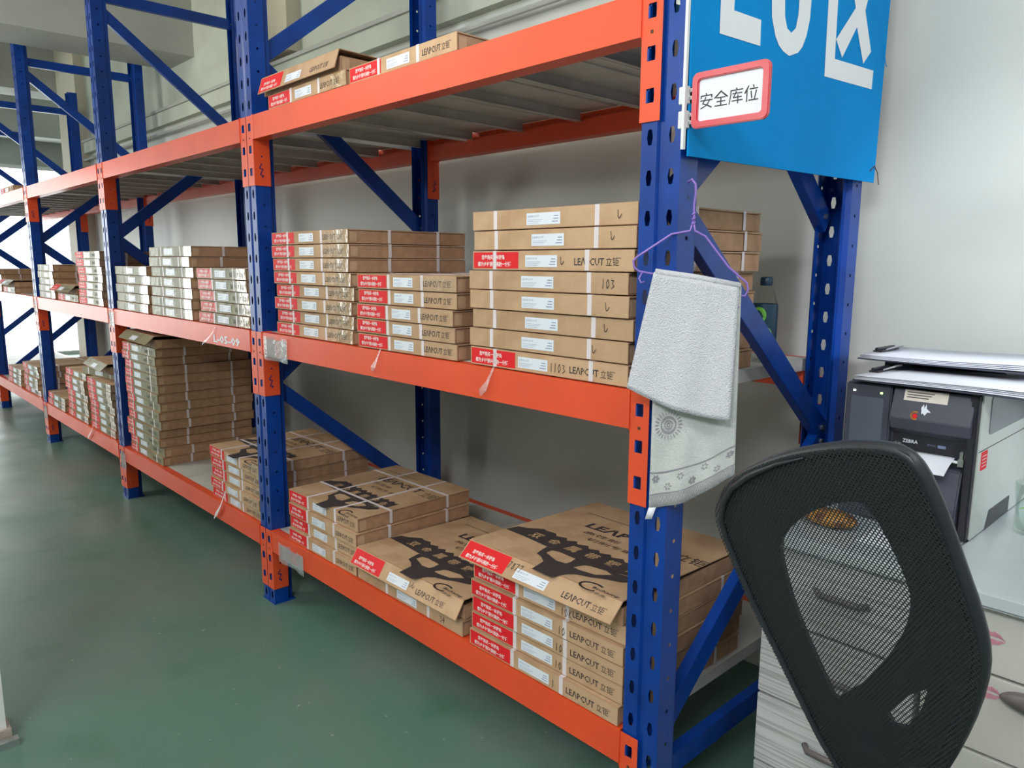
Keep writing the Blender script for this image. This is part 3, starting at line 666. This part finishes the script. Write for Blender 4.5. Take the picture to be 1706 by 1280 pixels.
b.flat(fill2d([[(.652, 1.885), (.562, 1.799), (.599, 1.766), (.666, 1.846), (.715, 1.773), (.755, 1.808), (.705, 1.891), (.765, 2.04), (.72, 2.05), (.675, 1.935), (.61, 2.04), (.575, 2.01)]]), F, 'sign_white')
b.obj('sign_lettering', t)
b = MB(); b.tube([(XS + .002, .80, 1.53), (XS + .004, .82, 1.545), (XS + .003, .845, 1.53), (XS + .006, .85, 1.50)], .0012, 'seam', 5); b.obj('binding_wire', t)
b = MB(); b.tube([(XS + .003, .825, 1.84), (XS + .004, .832, 1.81), (XS + .004, .842, 1.79), (XS + .003, .852, 1.79)], .0010, 'sign_blue', 5); b.obj('binding_wire', t)

# red framed card
t = thing('card_holder', 'small red framed white card clipped to the nearest post', 'sign', (0, 0, 0))
def rr(x0, x1, z0, z1, r, n=5):
    pts = []
    for cx, cz, a in ((x1 - r, z1 - r, 0), (x0 + r, z1 - r, 90), (x0 + r, z0 + r, 180), (x1 - r, z0 + r, 270)):
        pts += [(cx + r * math.cos(math.radians(a + 90 * k / n)), cz + r * math.sin(math.radians(a + 90 * k / n))) for k in range(n + 1)]
    return pts
A = (.070, .219, 1.534, 1.629)
o_ = rr(*A, .012); i_ = rr(A[0] + .013, A[1] - .013, A[2] + .012, A[3] - .012, .006); n = len(o_)
b = MB(); ys = (-.002, -.010)
vs = [(x, ys[0], z) for x, z in o_] + [(x, ys[1], z) for x, z in o_] + [(x, ys[1], z) for x, z in i_] + [(x, ys[0], z) for x, z in i_]
fs = []
for k in range(n):
    j = (k + 1) % n
    for a in range(4): c = (a + 1) % 4; fs.append((a * n + k, a * n + j, c * n + j, c * n + k))
b.add(vs, fs, 'tag_red'); b.obj('card_frame', t, bevel=.0015)
b = MB(); b.box(A[0] + .006, A[1] - .006, -.0055, -.0045, A[2] + .006, A[3] - .006, 'paper'); 
F = lambda u, v: (u, -.0058, v)
b.text('安全库位', F, .086, 1.566, .112, .027, 'marker'); b.obj('printed_card', t)
for z0 in (1.538, 1.580):
    b = MB(); b.box(.043, .062, -.010, .004, z0, z0 + .030, 'white_plastic'); b.box(.062, .0715, -.008, -.004, z0 + .006, z0 + .012, 'steel'); b.box(.062, .0715, -.008, -.004, z0 + .019, z0 + .025, 'steel')
    b.obj('hinge_clip', t, bevel=.001)

# ------------------------------------------------------------------ coat hanger and towel
t = thing('coat_hanger', 'purple wire coat hanger hooked on the nearest post', 'hanger', (0, 0, 0))
A = Vector((-.017, -.05, 1.301)); B = Vector((.148, .085, 1.250)); H = Vector((.0665, .018, 1.375)); 
dn = Vector((0, 0, -.024))
pts = [H, H + Vector((-.004, -.003, -.018)), H + Vector((-.03, -.024, -.024)), A + Vector((.006, .004, .008)), A, A + Vector((.002, .001, -.012)), A + Vector((.010, .006, -.019)), A + Vector((.045, .035, -.027)),
       B + Vector((-.02, -.016, -.012)), B + Vector((-.004, -.003, -.012)), B, B + Vector((-.003, -.002, .012)), B + Vector((-.03, -.025, .042)), H + Vector((.018, .014, -.028)), H + Vector((.003, .002, -.018)), H]
MB().tube(pts, .0022, 'purple', 6).obj('wire_loop', t, smooth=True)
hk = [H + Vector((0, 0, -.008)), H + Vector((.001, 0, .01)), H + Vector((-.001, .002, .03)), H + Vector((.003, .0, .05)), H + Vector((.003, -.002, .066)), H + Vector((-.004, -.004, .075)), H + Vector((-.013, -.004, .070))]
b = MB().tube(hk, .0022, 'purple', 6)
b.tube([H + Vector((.003 * math.cos(k * 1.3), .003 * math.sin(k * 1.3), -.012 + k * .0018)) for k in range(16)], .0017, 'purple', 5)
b.obj('hook', t, smooth=True)
b = MB()
for c in (A + Vector((.016, .008, -.020)), B + Vector((-.014, -.016, -.014))): b.tube([c, c + Vector((-.004, -.004, -.012)), c + Vector((0, -.004, -.02)), c + Vector((.006, 0, -.018))], .0016, 'purple', 5)
b.obj('strap_notch', t, smooth=True)

t = thing('hand_towel', 'white hand towel folded over the purple hanger', 'towel', (0, 0, 0))
def lerp(a, b_, s): return a + (b_ - a) * s
def sheet(TL, TR, BR, BL, nx, nz, amp, ph, m, bow=0.0, thick=.0025):
    TL, TR, BR, BL = map(Vector, (TL, TR, BR, BL)); nrm = (TR - TL).cross(BL - TL).normalized()
    P = {}
    for j in range(nz + 1):
        for i in range(nx + 1):
            s_, u = i / nx, j / nz
            p = lerp(lerp(TL, TR, s_), lerp(BL, BR, s_), u)
            p = p + nrm * (amp * u * (math.sin(s_ * 9 + ph) + .5 * math.sin(s_ * 17 + ph * 2 + u * 2))) + Vector((0, 0, bow * u * math.sin(pi * s_)))
            P[i, j] = p
    b = MB(); k = lambda i, j: j * (nx + 1) + i
    b.add([P[i, j] for j in range(nz + 1) for i in range(nx + 1)], [(k(i, j), k(i + 1, j), k(i + 1, j + 1), k(i, j + 1)) for j in range(nz) for i in range(nx)], m)
    def at(s_, u, off=.002):
        i = min(int(s_ * nx), nx - 1); j = min(int(u * nz), nz - 1); a = s_ * nx - i; c = u * nz - j
        p = lerp(lerp(P[i, j], P[i + 1, j], a), lerp(P[i, j + 1], P[i + 1, j + 1], a), c); return p + nrm * off
    return b, at, nrm
def cloth(b, name, parent, th=.003):
    o = b.obj(name, parent, smooth=True); md = o.modifiers.new('thickness', 'SOLIDIFY'); md.thickness = th; md.offset = 0; return o
fT = ((.021, -.036, 1.281), (.141, .064, 1.256), (.150, .040, 1.006), (-.008, -.070, 1.062))
b, atF, nF = sheet(*fT, 24, 24, .0035, .4, 'terry', -.012); cloth(b, 'front_layer', t, .004)
sg = 1 if nF.y < 0 else -1
bT = ((.022, -.028, 1.279), (.141, .072, 1.255), (.1435, .078, .895), (.021, -.025, .818))
b, atB, nB = sheet(*bT, 24, 30, .004, 1.4, 'towel_back', -.014); cloth(b, 'back_layer', t)
b = MB(); b.tube([Vector(fT[0]) + Vector((0, .004, 0)), lerp(Vector(fT[0]), Vector(fT[1]), .5) + Vector((0, .004, .002)), Vector(fT[1]) + Vector((0, .004, 0))], .0065, 'terry', 8); b.obj('top_fold', t, smooth=True)
sB = 1 if nB.y < 0 else -1
sF = 1 if nF.y < 0 else -1
b = MB(); FB = lambda s_, u: atB(min(max(s_, 0), .999), min(max(u, 0), .999), sB * .0028)
HBk = .42
def circ(cx, cu, r, w_, n=22): b.ribbon([(cx + r * math.cos(2 * pi * k / n), cu + r * math.sin(2 * pi * k / n) * .40) for k in range(n + 1)], w_, FB, 'terry_grey')
for cx, cu in ((.2, .635), (.68, .545)):
    circ(cx, cu, .085, .012); circ(cx, cu, .045, .008); circ(cx, cu, .018, .006)
    for k in range(24):
        a = 2 * pi * k / 24; b.ribbon([(cx + .12 * math.cos(a), cu + .12 * .4 * math.sin(a)), (cx + .16 * math.cos(a), cu + .16 * .4 * math.sin(a))], .006, FB, 'terry_grey')
b.ribbon([(k / 12, .84 + .004 * math.sin(k)) for k in range(13)], .006, FB, 'terry_grey')
for k in range(60): b.ribbon([(k / 60, .945), (min(k / 60 + .03, .99), .995)], .006, FB, 'terry_grey')
b.ribbon([(k / 12, .938) for k in range(13)], .005, FB, 'terry_grey')
for q in range(7):
    cx, cu = .07 + q * .145, .87 + (.04 if q % 2 else 0)
    for k in range(6):
        a = 2 * pi * k / 6 + q; p = [(cx + .012 * math.cos(a), cu + .006 * math.sin(a)), (cx + .03 * math.cos(a + .35), cu + .012 * math.sin(a + .35)), (cx + .045 * math.cos(a), cu + .018 * math.sin(a)), (cx + .03 * math.cos(a - .35), cu + .012 * math.sin(a - .35)), (cx + .012 * math.cos(a), cu + .006 * math.sin(a))]
        if q % 3: b.flat((p[:4], [(0, 1, 2, 3)]), FB, 'terry_grey')
        else: b.ribbon(p, .005, FB, 'terry_grey')
b.obj('grey_print', t)['kind'] = 'stuff'
b = MB(); FF = lambda s_, u: atF(min(max(s_, 0), .999), min(max(u, 0), .999), sF * .0022)
for k in range(40): b.ribbon([(k * .016, 1.0), (k * .016 + .006, .975)], .003, lambda s_, u: atF(min(s_, .999), min(u, .9999), sF * .0024), 'terry_grey')
b.obj('edge_stitching', t)['kind'] = 'stuff'
b = MB(); p = Vector(bT[3]); b.add([p + Vector(v) for v in ((.002, -.004, .004), (.014, .004, .006), (.009, -.002, -.018), (-.003, -.008, -.020))], [(0, 1, 2, 3)], 'paper'); cloth(b, 'care_label', t, .0008)

# ------------------------------------------------------------------ desk
t = thing('desk', 'pale grey office desk with wood-grain drawers beside the rack end', 'desk', (0, 0, 0))
def ctop(x0, x1, y0, y1, z0, z1, r, m):
    b = MB(); p = rr(x0, x1, y0, y1, r, 6); b.prism(p, lambda x, y: (x, y, z0), lambda x, y: (x, y, z1), m); return b
ctop(.13, .447, .215, .925, .722, .75, .012, 'desk').obj('worktop', t, bevel=.004)
b = MB(); b.box(.135, .445, .26, .91, .03, .722, 'grain'); b.obj('pedestal_carcass', t)
for z0, z1 in ((.04, .205), (.21, .368), (.374, .545), (.551, .716)):
    d_ = MB().box(.136, .445, .240, .259, z0, z1, 'grain').obj('drawer_front', t, bevel=.002)
    zc = min(z1 - .06, (z0 + z1) / 2 + .01); MB().tube([(.25, .237, zc), (.262, .220, zc), (.34, .220, zc), (.352, .237, zc)], .007, 'handle', 8).obj('handle', d_, smooth=True)
t = thing('side_cabinet', 'white drawer cabinet with oval handles and pink kiss prints', 'cabinet', (0, 0, 0))
ctop(.449, 1.9, .212, .925, .718, .75, .05, 'desk').obj('cabinet_top', t, bevel=.006)
MB().box(.456, 1.88, .262, .91, .0, .718, 'cab_white').obj('cabinet_carcass', t)
dr = []
for z0, z1 in ((.02, .24), (.244, .436), (.441, .589), (.594, .714)):
    for x0 in (.457, 1.17):
        f = MB().box(x0, x0 + .709, .240, .262, z0, z1, 'cab_white').obj('drawer_front', t, bevel=.002); dr.append((f, x0, z0, z1))
for f, x0, z0, z1 in dr:
    xc = x0 + .179 if x0 < 1 else x0 + .35; zc = z1 - .022 if z1 < .7 else None
    if zc is None: continue
    b = MB(); b.lathe([(0, 0), (.022, .002), (.034, .008), (.036, .014), (.030, .020), (.012, .024), (0, .024)], 'handle', n=20)
    b.obj('handle', f, smooth=True, loc=(xc, .241, zc), rot=(pi / 2, 0, 0)).scale = (1.5, .52, 1)
def kiss(parent, x, z, s_):
    b = MB(); F = lambda u, v: (x + u * s_, .2392, z + v * s_)
    up = [(-1, 0), (-.55, .42), (-.2, .55), (0, .42), (.2, .55), (.55, .42), (1, 0), (.5, .12), (0, .1), (-.5, .12)]; lo = [(-1, -.02), (-.5, -.1), (0, -.08), (.5, -.1), (1, -.02), (.6, -.42), (0, -.6), (-.6, -.42)]
    for poly in (up, lo):
        n_ = len(poly); cx = 0; cz = sum(p[1] for p in poly) / n_
        for k in range(n_):      # broken print: streaky wedges
            a, c = poly[k], poly[(k + 1) % n_]
            b.flat(([(a[0] * .92, a[1] * .92), (c[0] * .86, c[1] * .86), (c[0] * .25, cz), (a[0] * .3, cz)], [(0, 1, 2, 3)]), F, 'pink_print')
    b.obj('kiss_print', parent)
kiss(dr[6][0], .558, .660, .025); kiss(dr[4][0], .563, .560, .024)

# ------------------------------------------------------------------ label printer
t = thing('label_printer', 'dark grey and silver label printer on the desk', 'printer', (0, 0, 0))
x0, x1, y0, y1, z0, z1 = .196, .457, .446, .90, .752, 1.050
MB().box(x0, x1 - .004, y0 + .012, y1, z0, z1, 'printer_dark').obj('printer_chassis', t, bevel=.004)
b = MB(); b.box(x0, .290, y0 - .006, y0 + .012, z0 + .002, z1 - .004, 'printer_dark'); b.obj('control_panel', t, bevel=.003)
b = MB(); b.box(.208, .276, y0 - .0085, y0 - .0055, .915, 1.018, 'screen'); b.obj('display', t, bevel=.001)
for x, m, nm in ((.214, 'led_w', 'white indicator lamp'), (.270, 'led_g', 'green indicator lamp')):
    o = MB().box(x - .0022, x + .0022, y0 - .0080, y0 - .006, 1.027, 1.031, m).obj('indicator_lamp', t); o['label'] = nm
# media cover: sloped upper door with lip, recess and lower slope (profile in y, z)
Xa, Xb = .295, .445
prof = [(y0 + .012, 1.046), (y0 - .004, 1.044), (y0 - .022, .985), (y0 - .014, .962), (y0 + .010, .948), (y0 + .012, .946)]
b = MB(); b.prism(prof, lambda y, z: (Xa, y, z), lambda y, z: (Xb, y, z), 'printer_dark'); b.obj('media_door', t, bevel=.003)
prof = [(y0 + .012, .893), (y0 - .002, .888), (y0 - .020, .815), (y0 - .018, .758), (y0 + .012, .754)]
b = MB(); b.prism(prof, lambda y, z: (Xa, y, z), lambda y, z: (Xb - .012, y, z), 'printer_dark'); b.obj('lower_cover', t, bevel=.003)
MB().box(Xa, Xb, y0 + .0095, y0 + .0118, .888, .952, 'printer_black').obj('media_slot', t)
b = MB(); b.box(Xb - .008, x1 - .004, y0 - .010, y0 + .012, z0, z1 - .002, 'printer_black'); b.obj('side_rib', t, bevel=.003)
F = lambda u, v: (u, y0 + .009, v)
b = MB(); b.text('ZEBRA', F, .314, .9295, .030, .0075, 'label', .02); b.text('ZT410', F, .362, .929, .016, .004, 'label_ink'); b.box(.382, .397, y0 + .0085, y0 + .009, .928, .934, 'label_ink'); b.obj('slot_lettering', t)
for xx in (.299, .424):
    b = MB(); b.box(xx, xx + .010, y0 - .004, y0 + .010, .900, .915, 'steel'); b.box(xx + .002, xx + .008, y0 - .002, y0 + .010, .915, .930, 'steel'); b.tube([(xx + .014, y0 - .002, .917), (xx + .014, y0 - .002, .930)], .003, 'steel', 8); b.obj('guide_bracket', t)
b = MB(); b.tube([(.300, y0, .912), (.434, y0, .907)], .003, 'white_plastic', 8); b.obj('roller', t)
b = MB(); n = 6; vs = []
for k in range(n + 1):
    u = k / n; y = y0 + .008 - .062 * u; z = .914 - .012 * u - .014 * u * u
    vs += [(.312, y, z), (.416, y, z)]
b.add(vs, [(2 * k, 2 * k + 1, 2 * k + 3, 2 * k + 2) for k in range(n)], 'paper'); cloth(b, 'label_paper_strip', t, .0006)
# emblem prints and sticker on the door
s_ = (1.044 - .985) ; sl = .018 / s_
F = lambda u, v: (u, y0 - .0046 - (1.044 - v) * .018 / .059 - .0004, v)
b = MB()
b.flat(fill2d([[(.352, 1.010), (.356, 1.018), (.358, 1.010), (.361, 1.019), (.3625, 1.010), (.368, 1.006), (.371, 1.003), (.365, 1.003), (.3605, .996), (.357, 1.000), (.354, .998), (.3535, 1.004)]]), F, 'label'); b.obj('animal_head_emblem', t)
b = MB(); b.ribbon([(.343 + .0075 * math.cos(math.radians(a)), .994 + .0075 * math.sin(math.radians(a))) for a in range(60, 320, 26)], .003, F, 'bread')
b.flat(([(.343 + .0048 * math.cos(k * pi / 5), .993 + .0048 * math.sin(k * pi / 5)) for k in range(10)], [tuple(range(10))]), F, 'red'); b.obj('round_logo', t)
b = MB(); b.add([F(.316, 1.022), F(.398, 1.022), F(.398, 1.044), F(.316, 1.044)], [(0, 1, 2, 3)], 'card_label')
F2 = lambda u, v: Vector(F(u, v)) + Vector((0, -.0004, 0))
for i, ww in enumerate((.05, .045, .04)): b.ribbon([(.322, 1.039 - i * .005), (.322 + ww, 1.039 - i * .005)], .0018, F2, 'marker')
b.obj('address_sticker', t)
# right flank
b = MB(); b.box(x1 - .004, x1, y0 + .004, y1, z0, z1, 'silver'); b.obj('side_panel', t, bevel=.0015)
F = lambda u, v: (x1 + .0006, u, v)
b = MB(); p = rr(.505, .86, .960, 1.040, .012); b.prism(p, lambda u, v: (x1, u, v), lambda u, v: (x1 + .0012, u, v), 'smoke'); b.obj('side_window', t)
MB().box(x1, x1 + .0008, y0 + .004, y1, .933, .934, 'cab_dark').obj('panel_joint', t)
b = MB(); b.add([(x1 + .0006, .545, .752), (x1 + .0006, .72, .752), (x1 + .0006, .72, .790), (x1 + .0006, .565, .790)], [(0, 1, 2, 3)], 'printer_black'); b.obj('vent_grille', t)
b = MB(); b.prism(rr(.470, .510, .892, .930, .004), lambda u, v: (x1, u, v), lambda u, v: (x1 + .0007, u, v), 'red')
for i in range(4): b.ribbon([(.475, .921 - i * .007), (.503, .921 - i * .007)], .0016, lambda u, v: (x1 + .0010, u, v), 'white_print')
b.obj('warning_sticker', t)

# clipboards
def clipboard(label, x, y, z, rz, w_, d_, seed):
    t = thing('clipboard', label, 'clipboard', (x, y, z), rz, 'clipboards stacked on the printer')
    R = random.Random(seed)
    MB().box(0, w_, 0, d_, 0, .003, 'printer_dark').obj('board', t, bevel=.001)
    for k in range(4):
        n = 8; b = MB(); a = R.uniform(-.006, .010); zz = .0038 + k * .0022; vs = []
        for j in (0, 1):
            for i in range(n + 1): u = i / n; vs.append((.004 + u * (w_ + a + .012), .003 + a * .3 + j * (d_ - .01), zz + .004 * math.sin(u * 2.4 + seed) * u + .004 * u * k * .4))
        b.add(vs, [(i, i + 1, n + 2 + i, n + 1 + i) for i in range(n)], 'paper'); cloth(b, 'paper_sheet', t, .0012)
    b = MB(); b.box(.004, .024, d_ / 2 - .05, d_ / 2 + .05, .012, .015, 'printer_black'); b.tube([(.012, d_ / 2 - .05, .018), (.012, d_ / 2 + .05, .018)], .004, 'printer_black', 8)
    b.tube([(.026, d_ / 2 - .03, .017), (.045, d_ / 2 - .02, .025), (.045, d_ / 2 + .02, .025), (.026, d_ / 2 + .03, .017)], .002, 'steel', 6); b.obj('clip', t)
    return t
clipboard('lower clipboard holding white papers, resting directly on the printer', .212, .425, 1.0515, -.03, .36, .245, 1)
clipboard('upper clipboard with white papers, propped behind the lower one', .165, .56, 1.082, -.02, .33, .25, 5)
b = MB(); n = 8; vs = []
for j in (0, 1):
    for i in range(n + 1): u = i / n; vs.append((.52 + .26 * u, .56 + j * .24, 1.094 - .004 * u + .008 * math.sin(u * 5) + j * .01))
b.add(vs, [(i, i + 1, n + 2 + i, n + 1 + i) for i in range(n)], 'blue_folder')
tag(cloth(b, 'plastic_folder', None, .003), 'shiny blue plastic folder lying behind the clipboards on the printer', 'folder')
# box holding the upper papers
b = MB(); b.box(.175, .43, .70, .89, 1.0505, 1.0815, 'printer_black'); tag(b.obj('accessory_case', bevel=.003), 'flat black case on the printer under the upper clipboard', 'case')

# cup, eraser, snack
t = thing('drinking_glass', 'clear glass of pale green tea on the cabinet top', 'glass', (.53, .60, .7505))
MB().lathe([(0, 0), (.030, 0), (.033, .004), (.034, .05), (.038, .105), (.036, .105), (.032, .05), (.030, .010), (0, .010)], 'cup_glass', n=28).obj('glass_wall', t, smooth=True)
b = MB(); R = random.Random(3)
for k in range(16):
    a = R.uniform(0, 6.28); r = R.uniform(0, .024); z = R.uniform(.014, .07); c = Vector((r * math.cos(a), r * math.sin(a), z)); q = R.uniform(0, 6.28)
    u = Vector((math.cos(q), math.sin(q), R.uniform(-.6, .6))) * .009; v = Vector((-math.sin(q), math.cos(q), R.uniform(-.5, .5))) * .003
    b.add([c - u, c - v, c + u, c + v], [(0, 1, 2, 3)], 'green')
o = b.obj('tea_leaves', t); o['kind'] = 'stuff'
b = MB(); b.tube([(.385, .375, .7582), (.418, .398, .7582), (.422, .401, .7582)], [.0075, .0075, .005], 'pink', 12); tag(b.obj('pen_grip', smooth=True), 'pink rubber stick lying at the foot of the printer', 'eraser')
b = MB(); nu, nv = 16, 10
vs = [(.225 + .058 * math.cos(2 * pi * i / nu) * math.sin(pi * j / nv) * (1 + .08 * math.sin(3 * i)), .335 + .035 * math.sin(2 * pi * i / nu) * math.sin(pi * j / nv), .7685 + .0175 * math.cos(pi * j / nv) * (1 + .12 * math.sin(2 * i + j))) for j in range(nv + 1) for i in range(nu)]
b.add(vs, [(j * nu + i, j * nu + (i + 1) % nu, (j + 1) * nu + (i + 1) % nu, (j + 1) * nu + i) for j in range(nv) for i in range(nu)], 'bread')
tag(b.obj('snack_packet', smooth=True), 'ochre and brown packet on the desk, seen through the chair mesh', 'packet')
b = MB(); b.box(.30, .45, .29, .40, .7502, .7512, 'paper'); tag(b.obj('paper_slip', rot=(0, 0, 0)), 'small white paper slip on the desk before the printer', 'paper')

# ------------------------------------------------------------------ office chair
O = Vector((0.533, -0.3568, 0.9468)); al, ti = math.radians(-15), math.radians(20)
t = thing('office_chair', 'black mesh-backed office chair pulled up to the desk', 'chair', tuple(O), 0)
t.rotation_euler = (0, 0, 0)
Rm = Matrix.Rotation(al, 4, 'Z') @ Matrix.Rotation(ti, 4, 'X')
OUT = [(-0.189, 0.037), (-0.206, 0.002), (-0.204, -0.032), (-0.196, -0.064), (-0.179, -0.129), (-0.149, -0.208), (-0.122, -0.279), (-0.099, -0.34), (-0.076, -0.379), (-0.05, -0.42), (0.008, -0.396), (0.071, -0.29), (0.111, -0.198), (0.139, -0.122), (0.154, -0.065), (0.156, -0.026), (0.152, 0.009), (0.141, 0.061), (0.132, 0.106), (0.124, 0.137), (0.115, 0.164), (0.102, 0.179), (0.076, 0.179), (0.032, 0.169), (-0.019, 0.151), (-0.067, 0.13), (-0.123, 0.098), (-0.163, 0.068)]
def smoothloop(p, it=2):
    for _ in range(it):
        q = []
        for i in range(len(p)):
            a, c = p[i], p[(i + 1) % len(p)]; q += [(a[0] * .75 + c[0] * .25, a[1] * .75 + c[1] * .25), (a[0] * .25 + c[0] * .75, a[1] * .25 + c[1] * .75)]
        p = q
    return p
WIN = [(-0.098, -0.004), (-0.07, 0.032), (-0.032, 0.066), (0.017, 0.095), (0.041, 0.101), (0.049, 0.091), (0.059, 0.078), (0.07, 0.049), (0.08, 0.016), (0.082, -0.007), (0.073, -0.043), (0.052, -0.087), (0.001, -0.169), (-0.042, -0.218), (-0.058, -0.237), (-0.066, -0.215), (-0.081, -0.167), (-0.097, -0.102), (-0.101, -0.046)]
W2 = [(0.023, -0.208), (0.055, -0.158), (0.085, -0.128), (0.074, -0.162), (0.047, -0.212), (0.028, -0.221)]
def curv(s_, v): c = s_ - .01; return .25 * c * c                    # slight wrap of the back
def CH(off): return lambda u, v: Rm @ Vector((u, curv(u, v) + off, v))
def axis_obj(b, name, **k):
    o = b.obj(name, t, **k); return o
ol = smoothloop(OUT, 1)
b = MB(); b.flat(fill2d([ol]), lambda u, v: Vector((u, 0, v)), 'mesh')
o = b.obj('mesh_fabric', t); o.rotation_mode = 'QUATERNION'; o.rotation_quaternion = Rm.to_quaternion()
shell = fill2d([ol, smoothloop(WIN, 1), W2])
b = MB(); b.flat(shell, lambda u, v: Rm @ Vector((u, .010, v)), 'black_plastic'); oo = b.obj('back_support', t); md = oo.modifiers.new('thickness', 'SOLIDIFY'); md.thickness = .006; md.offset = 0
b = MB(); b.tube([Rm @ Vector((u * .962, .0125, v * .962)) for u, v in ol], .009, 'black_plastic', 10, closed=True); b.obj('back_frame', t, smooth=True)
lf = [OUT[k] for k in list(range(24, len(OUT))) + list(range(0, 10))]
b = MB(); b.tube([Rm @ Vector((u * .91 - .004, -.001, v * .95)) for u, v in lf], [.001, .0025] + [.0045] * (len(lf) - 4) + [.003, .001], 'black_plastic', 8); b.obj('edge_piping', t, smooth=True)
# seat, bracket, column and star base
X = Matrix.Rotation(al, 4, 'Z'); fl = -O.z
sc_ = lambda x, y, z: X @ Vector((x, y, z))
b = MB(); b.prism(rr(-.20, .20, .06, .44, .09), lambda x, y: sc_(x, y, fl + .42), lambda x, y: sc_(x, y, fl + .47), 'black_plastic'); b.obj('seat', t, bevel=.015)
b = MB(); b.tube([sc_(.0, .13, -.38), sc_(.0, .15, fl + .43), sc_(.0, .24, fl + .41)], .02, 'black_plastic', 10); b.obj('back_bracket', t, smooth=True)
b = MB(); b.tube([sc_(0, .24, fl + .10), sc_(0, .24, fl + .42)], .028, 'black_plastic', 14); b.obj('gas_column', t, smooth=True)
for k in range(5):
    a = 2 * pi * k / 5 + .3; c = sc_(0, .24, fl + .10); e_ = c + Vector((.22 * math.cos(a), .22 * math.sin(a), -.03))
    lg = MB().tube([c, e_], [.022, .013], 'black_plastic', 8).obj('base_arm', t)
    MB().tube([e_ + Vector((-.012 * math.sin(a), .012 * math.cos(a), -.044)), e_ + Vector((.012 * math.sin(a), -.012 * math.cos(a), -.044))], .026, 'black_plastic', 14).obj('castor', lg)
